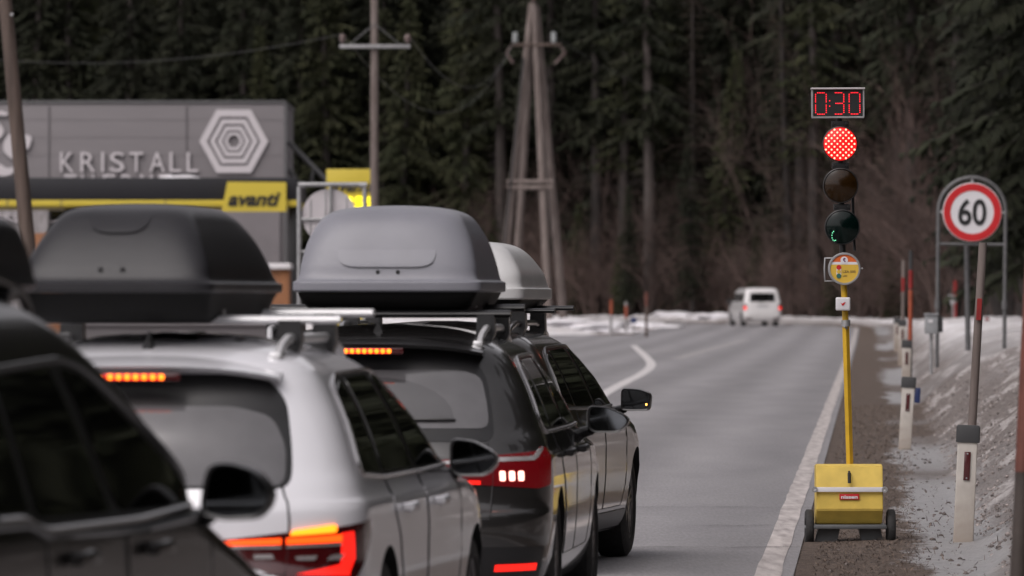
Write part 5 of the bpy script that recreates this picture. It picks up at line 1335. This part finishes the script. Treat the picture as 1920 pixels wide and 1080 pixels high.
# ------------------------------------------------------------------ forest
def foliage_mat(name, a, b, isl=.28, ro=.30):
    m = mat(name, a, .75, col2=b, vscale=.55, detail=3, island=isl, random_obj=ro, spec=.2); return m
M['needle_dark'] = foliage_mat('dark_spruce_needles', (.013, .016, .0095), (.021, .0225, .0125))
M['needle_mid'] = foliage_mat('green_spruce_needles', (.023, .028, .0125), (.039, .040, .019))
M['needle_brown'] = foliage_mat('brownish_larch_twigs', (.035, .028, .019), (.022, .018, .013))
M['bark'] = mat('spruce_bark', (.033, .026, .0235), .9, col2=(.016, .0125, .011), vscale=3, stretch=(1, 1, .3), random_obj=.3)
M['bark_pale'] = mat('pale_bark', (.078, .064, .059), .9, col2=(.04, .032, .029), vscale=3, stretch=(1, 1, .2))
M['twig'] = mat('bare_twigs', (.100, .066, .056), .85, col2=(.056, .037, .032), vscale=1.5, island=.4, random_obj=.3)
class MB:
    def __init__(s): s.v = []; s.f = []; s.n = 0
    def quad(s, a, b, c, d):
        s.v += [a, b, c, d]; s.f.append((s.n, s.n+1, s.n+2, s.n+3)); s.n += 4
    def tri(s, a, b, c):
        s.v += [a, b, c]; s.f.append((s.n, s.n+1, s.n+2)); s.n += 3
    def stick(s, a, b, r0, r1, k=4):
        a = np.asarray(a, float); b = np.asarray(b, float); d = b-a; d = d/max(1e-9, np.linalg.norm(d))
        u = np.cross(d, [0, 0, 1.] if abs(d[2]) < .9 else [1., 0, 0]); u /= np.linalg.norm(u); w_ = np.cross(d, u)
        base = s.n
        for p, r in ((a, r0), (b, r1)):
            for i in range(k): t = 2*math.pi*i/k; s.v.append(tuple(p+(u*math.cos(t)+w_*math.sin(t))*r))
        s.n += 2*k
        for i in range(k): s.f.append((base+i, base+(i+1) % k, base+k+(i+1) % k, base+k+i))
    def mesh(s, name, m, smooth=False):
        me = bpy.data.meshes.new(name); me.from_pydata([tuple(map(float, p)) for p in s.v], [], s.f); me.materials.append(m)
        if smooth: me.shade_smooth()
        return me
def spruce(seed, H, Rm, base, dens, needle, bark=None, droop=.45, ragged=.25, leaf=1.0, dead=True):
    g = np.random.default_rng(seed); cr = MB(); tr = MB()
    n = 14; px = np.cumsum(g.normal(0, .03, (n, 2)), 0); px -= px[0]
    pts = [(px[i, 0], px[i, 1], -1.0+(H+1)*i/(n-1)) for i in range(n)]; r0 = .0125*H
    for i in range(n-1): tr.stick(pts[i], pts[i+1], r0*(1-i/(n-1))**.8+.02, r0*(1-(i+1)/(n-1))**.8+.02, 8)
    def axis(z): t = np.clip((z+1)/(H+1)*(n-1), 0, n-1.001); i = int(t); f = t-i; return np.array([px[i, 0]*(1-f)+px[i+1, 0]*f, px[i, 1]*(1-f)+px[i+1, 1]*f, z])
    z = base; side = g.uniform(.8, 1.2, 8)
    while z < H-.2:
        t = (z-base)/(H-base); L0 = Rm*(1-t)**.82*(.55+.45*min(1, t*5+.35))+.12
        nb = int(g.integers(5, 9))
        if g.random() < .92:
            a0 = g.uniform(0, 6.28)
            for b in range(nb):
                if g.random() > dens: continue
                a = a0+6.28*b/nb+g.normal(0, .25); L = L0*(1+g.normal(0, ragged))*side[int(a/6.2832*8) % 8]; L = max(.15, L)
                d = np.array([math.cos(a), math.sin(a), 0]); o = axis(z); up = .30*(t-.35)
                prev = o; m = max(3, int(L/.30)); sd = np.array([-d[1], d[0], 0])
                for j in range(1, m+1):
                    q = j/m; p = o+d*L*q+np.array([0, 0, L*(up*q-droop*q*q+.16*q**4)])
                    if j % 3 == 0 or j == m: tr.stick(prev, p, .022*(1-q)+.008, .02*(1-q)+.004, 3); prev = p
                    wid = leaf*(.34*math.sin(math.pi*min(1, q*.9+.12))+.10)*(.55+.35*min(2.2, L))
                    for sg in (1, -1):
                        if g.random() < .12: continue
                        l2 = wid*g.uniform(.7, 1.5); tip = p+sd*sg*l2+d*l2*g.uniform(.2, .9)+np.array([0, 0, -l2*g.uniform(.25, 1.0)])
                        w2 = d*g.uniform(.05, .12)*leaf; h2 = np.array([0, 0, -g.uniform(.10, .34)*leaf])
                        cr.quad(p-w2, p+w2, tip+w2*.4, tip-w2*.3+h2*.3)
                        if g.random() < .75: cr.quad(p, tip*.55+p*.45, tip*.5+p*.5+h2*1.4+g.normal(0, .03, 3), p+h2)
        z += g.uniform(.30, .55)*(1.15-.4*t)
    if dead:
        z = max(.8, base*.12)
        while z < base:
            a = g.uniform(0, 6.28); L = g.uniform(.4, 1.5)*Rm*.45; o = axis(z); d = np.array([math.cos(a), math.sin(a), 0])
            e = o+d*L+np.array([0, 0, -L*g.uniform(.05, .5)]); tr.stick(o, e, .025, .006, 3)
            for k in range(3): q = o+(e-o)*g.uniform(.3, 1); tr.stick(q, q+g.normal(0, .22, 3)+np.array([0, 0, -.12]), .010, .004, 3)
            z += g.uniform(.12, .35)
    return tr.mesh('trunk', bark or M['bark'], True), cr.mesh('crown', needle)
def bare_tree(seed, H, spread, stems, m, name='branches'):
    g = np.random.default_rng(seed); b = MB()
    def grow(p, d, L, r, lev):
        k = 3; q = p
        for i in range(k):
            d = d+g.normal(0, .09, 3); d = d/np.linalg.norm(d); n_ = q+d*L/k; b.stick(q, n_, r*(1-.25*i), r*(1-.25*(i+1)), 4 if lev < 2 else 3); q = n_
            if lev < 4:
                for _ in range(2 if lev else 3):
                    if g.random() < .85:
                        dd = d+g.normal(0, .42, 3)+np.array([0, 0, .08]); dd /= np.linalg.norm(dd); grow(q, dd, L*g.uniform(.45, .72), r*.5, lev+1 if lev else 2)
    for s in range(stems):
        a = g.uniform(0, 6.28); d = np.array([math.cos(a)*spread*g.random(), math.sin(a)*spread*g.random(), 1.]); d /= np.linalg.norm(d)
        grow(np.array([math.cos(a)*.15, math.sin(a)*.15, -.3]), d, H*g.uniform(.5, .72), .012*H**.8*g.uniform(.6, 1), 1)
    return b.mesh(name, m)
def tree_proto(tm, cm, label):
    r = empty('spruce_tree', (0, 0, 0)); o1 = bpy.data.objects.new('trunk', tm); link(o1, r)
    if cm is not None: o2 = bpy.data.objects.new('crown', cm); link(o2, r)
    tag(r, label, 'tree', 'trees of the forest behind the road'); return r
LB = {'dark': 'dark dense spruce standing among many in the forest', 'mid': 'mid green spruce standing among the darker forest trees', 'thin': 'spruce with a bare lower trunk and thin ragged crown in the forest', 'larch': 'brownish bare larch among the green forest spruces'}
protos = {'dark': [spruce(1, 27, 2.9, 2.0, .92, M['needle_dark']), spruce(2, 24, 2.5, 3.0, .90, M['needle_dark'], ragged=.35), spruce(3, 29, 3.2, 4.5, .9, M['needle_dark'], droop=.6)],
          'mid': [spruce(4, 22, 2.4, 1.0, .95, M['needle_mid']), spruce(5, 18, 2.3, .6, .95, M['needle_mid'], ragged=.3)],
          'thin': [spruce(6, 28, 2.0, 10.5, .66, M['needle_dark'], ragged=.4), spruce(7, 26, 1.7, 9.0, .55, M['needle_mid'], ragged=.4)],
          'larch': [spruce(8, 24, 2.1, 4.0, .75, M['needle_brown'], droop=.2, ragged=.4, leaf=.45)]}
bank = {}
def plant(kind, x, d, sc_=1.0, label=None, var=None, tilt=0.0, group=True):
    i = trnd.randrange(len(protos[kind])) if var is None else var
    key = (kind, i)
    if key not in bank: bank[key] = tree_proto(*protos[kind][i], LB[kind]); o = bank[key]
    else: o = copy_tree(bank[key])
    o['label'] = label or LB[kind]; o['group'] = 'trees of the forest behind the road'
    o.location = (x, d, gz(x, d)-.1); s = sc_*trnd.uniform(.88, 1.12); o.scale = (s*trnd.uniform(.9, 1.15),)*2+(s,); o.rotation_euler = (trnd.gauss(0, .015), tilt+trnd.gauss(0, .015), trnd.uniform(0, 6.28)); return o
trnd = random.Random(11)
# rows following the outer side of the bend, rising up the slope
rows_ = [(8.5, 3.2), (12.5, 3.2), (17, 3.2), (22.5, 3.3), (29, 3.5), (37, 3.8), (47, 4.2)]
for ri_, (e0, stp) in enumerate(rows_):
    s_ = 318.0 - e0*1.2
    while s_ < 470:
        x, dd_ = along(e0+trnd.uniform(-1.8, 1.8), s_)
        s_ += stp*trnd.uniform(.7, 1.3)/(1+e0/RB if s_ > 340 else 1)
        ximg = 960+x*13000/dd_
        if not -130 < ximg < 2060: continue
        u = trnd.random()
        if ximg < 560: k = 'dark' if u < .72 else ('mid' if u < .86 else 'thin')
        elif ximg < 900: k = 'dark' if u < .55 else ('mid' if u < .93 else 'thin')
        elif ximg < 1250: k = 'dark' if u < .42 else ('mid' if u < .55 else ('thin' if u < .92 else 'larch'))
        else: k = 'dark' if u < .38 else ('mid' if u < .62 else ('thin' if u < .84 else 'larch'))
        if ri_ == 0 and ximg > 950: k = 'thin' if u < .6 else ('larch' if u < .75 else None)
        if k: plant(k, x, dd_)
def on_bend(px, e):
    """distance at which the line of sight through photo column px meets offset e"""
    for d_ in np.arange(300, 480, .5):
        if edge_coords([(px-960)*d_/13000], [d_])[0][0] >= e: return float(d_)
    return 440.0
# individually recognisable trees
def at_px(px, d): return ((px-960)*d/13000, d)
t_ = plant('thin', *at_px(1222, on_bend(1222, 7.5)), 1.0, 'straight pale bare trunk rising between the four legged pole and the traffic light', 0)
for ch in t_.children:
    if ch.name.startswith('trunk'): ch.data = ch.data.copy(); ch.data.materials[0] = M['bark_pale']
plant('mid', *at_px(930, 404), .95, 'bushy yellow green spruce just left of the four legged pole', 0)
plant('mid', *at_px(735, 404), .62, 'small bright green spruce just right of the pole with one crossarm', 1)
plant('mid', *at_px(480, 404), .80, 'lighter green spruce above the right end of the grey building', 0)
plant('mid', *at_px(1345, on_bend(1345, 9)), .78, 'green spruce in front of the forest above the white van', 0)
plant('dark', *at_px(1180, on_bend(1180, 5)), .30, 'little spruce behind the dark red snow pole at the snow bank', 1)
for px_s in (1085, 1160, 1262, 1300, 1420, 1510, 1565, 1612, 1668, 1700):
    plant(trnd.choice(['mid', 'dark']), *at_px(px_s, on_bend(px_s, trnd.uniform(5.5, 8))), trnd.uniform(.22, .46), 'young spruce among the bare brown shrubs at the foot of the forest', 1)
# nearer dark spruces at the right edge
for px_e, d_, s_, lb in ((1932, 226, .95, 'large dark spruce overhanging the right edge above the speed sign'), (1990, 200, 1.0, 'dark spruce at the far right edge behind the brown pole'), (1880, 300, .9, 'dense dark spruce behind the speed sign on its right'), (1960, 262, .85, 'dark spruce between two others at the right edge')):
    plant('dark', *at_px(px_e, d_), s_, lb)
# the wood beside the road on the right, which the cars' paint and windows mirror
fv, ff, fm_, base_n = [], [], [], 0
def mesh_arr(me):
    co = np.zeros(len(me.vertices)*3); me.vertices.foreach_get('co', co); return co.reshape(-1, 3), [tuple(p.vertices) for p in me.polygons]
small = [spruce(31, 25, 3.4, 1.0, .95, M['needle_dark'], leaf=2.1, dead=False), spruce(32, 22, 3.2, .6, .95, M['needle_dark'], leaf=2.2, dead=False)]
arrs = [[mesh_arr(a_) for a_ in q] for q in small]
wood_spots = []
for s_p in np.arange(-46, 215, 8.0):
    for e0 in (15, 21, 28): wood_spots.append(along(e0+trnd.uniform(-2.5, 2.5), s_p+trnd.uniform(-3.5, 3.5)))
for x in np.arange(2, 18, 7.0): wood_spots.append((x+trnd.uniform(-2, 2), -56+trnd.uniform(-4, 4)))
for x, d_ in wood_spots:
    if d_ > 60 and abs(x)/d_ < .095: continue
    q = arrs[trnd.randrange(2)]; zz = gz(x, d_)-.2; sc_ = trnd.uniform(.85, 1.15); ca_, sa_ = math.cos(trnd.uniform(0, 6.28)), math.sin(trnd.uniform(0, 6.28)); nrm_ = math.hypot(ca_, sa_); ca_, sa_ = ca_/nrm_, sa_/nrm_
    for k_, (co_, fc_) in enumerate(q):
        p_ = co_*sc_; fv.append(np.stack([p_[:, 0]*ca_-p_[:, 1]*sa_+x, p_[:, 0]*sa_+p_[:, 1]*ca_+d_, p_[:, 2]+zz], 1)); ff += [tuple(i_+base_n for i_ in f_) for f_ in fc_]; fm_ += [k_]*len(fc_); base_n += len(co_)
me = bpy.data.meshes.new('forest'); me.from_pydata(np.concatenate(fv).tolist(), [], ff); me.materials.append(M['bark']); me.materials.append(M['needle_dark']); me.polygons.foreach_set('material_index', fm_)
for q in small:
    for a_ in q: bpy.data.meshes.remove(a_)
tag(link(bpy.data.objects.new('forest', me)), kind='stuff')
# bare brown shrubs along the forest edge
shr = [bare_tree(21, 5.5, .75, 9, M['twig'], 'bare_shrub'), bare_tree(22, 7.5, .55, 7, M['twig'], 'bare_shrub'), bare_tree(23, 4.2, .9, 10, M['twig'], 'bare_shrub'), bare_tree(24, 9.5, .4, 4, M['twig'], 'bare_shrub')]
spots_ = [(x+trnd.uniform(-9, 9), trnd.uniform(5.5, 8.5), trnd.choice([0, 2, 2, 1]), .85) for x in range(1040, 1760, 21)] + [(x+trnd.uniform(-14, 14), trnd.uniform(9, 14), trnd.choice([0, 1, 3]), 1.0) for x in range(1060, 1900, 58)] \
    + [(x+trnd.uniform(-9, 9), trnd.uniform(5.5, 9), trnd.choice([0, 1, 3]), 1.1) for x in range(1690, 1940, 26)] + [(880, 8, 1, .9), (930, 7, 1, .9), (990, 7, 0, .9)]
for px_s, e_s, v_, s_ in spots_:
    d_ = on_bend(px_s, e_s)
    o = bpy.data.objects.new('bare_shrub', shr[v_]); link(o); x, d_ = at_px(px_s, d_)
    o.location = (x, d_, gz(x, d_)-.1); s = s_*trnd.uniform(.75, 1.2); o.scale = (s, s, s); o.rotation_euler = (0, 0, trnd.uniform(0, 6.28))
    tag(o, 'leafless brown shrub in the row along the foot of the forest', 'shrub', 'leafless shrubs along the foot of the forest')
bt = [bare_tree(41, 13, .5, 4, M['twig'], 'bare_tree'), bare_tree(42, 16, .4, 3, M['twig'], 'bare_tree')]
for i, (px_s, e_s) in enumerate(((1655, 7), (1715, 9), (1770, 7), (1835, 8), (1600, 10), (1480, 9), (985, 9))):
    d_ = on_bend(px_s, e_s); x, d_ = at_px(px_s, d_); o = bpy.data.objects.new('bare_tree', bt[i % 2]); link(o); o.location = (x, d_, gz(x, d_)-.1); s = trnd.uniform(.8, 1.1); o.scale = (s, s, s); o.rotation_euler = (0, 0, trnd.uniform(0, 6.28))
    tag(o, 'tall leafless tree with fine brown branches before the dark spruces', 'tree', 'leafless trees before the dark spruces')
# lumps of old snow along the bank and between the shrubs
for i, (px_s, py_s, d_, wx, wz) in enumerate(((1095, 590, 320, 1.7, .55), (1060, 596, 316, 1.2, .5), (1150, 604, 314, 1.1, .30), (1212, 588, 345, .8, .5), (1225, 592, 345, .9, .35), (1290, 580, 384, 1.0, .4), (1350, 578, 378, .9, .35), (1255, 577, 386, .7, .4))):
    x, d_ = at_px(px_s, d_); bm = B(); bmesh.ops.create_icosphere(bm, subdivisions=4, radius=1)
    for v_ in bm.verts:
        n_ = mnoise.noise(v_.co*1.6+Vector((i*7, 0, 0)))*.35+mnoise.noise(v_.co*4+Vector((i*3, 0, 0)))*.12; v_.co = v_.co*(1+n_); v_.co.x *= wx*1.5; v_.co.y *= wx*2.2; v_.co.z *= wz*.62
    o = obj('snow_heap', bm, M['snow'], None, 60); o.location = (x, d_, gz(x, d_)); tag(o, 'lump of old white snow in the heaps at the foot of the forest', 'snow heap', 'heaps of old snow by the far bend')
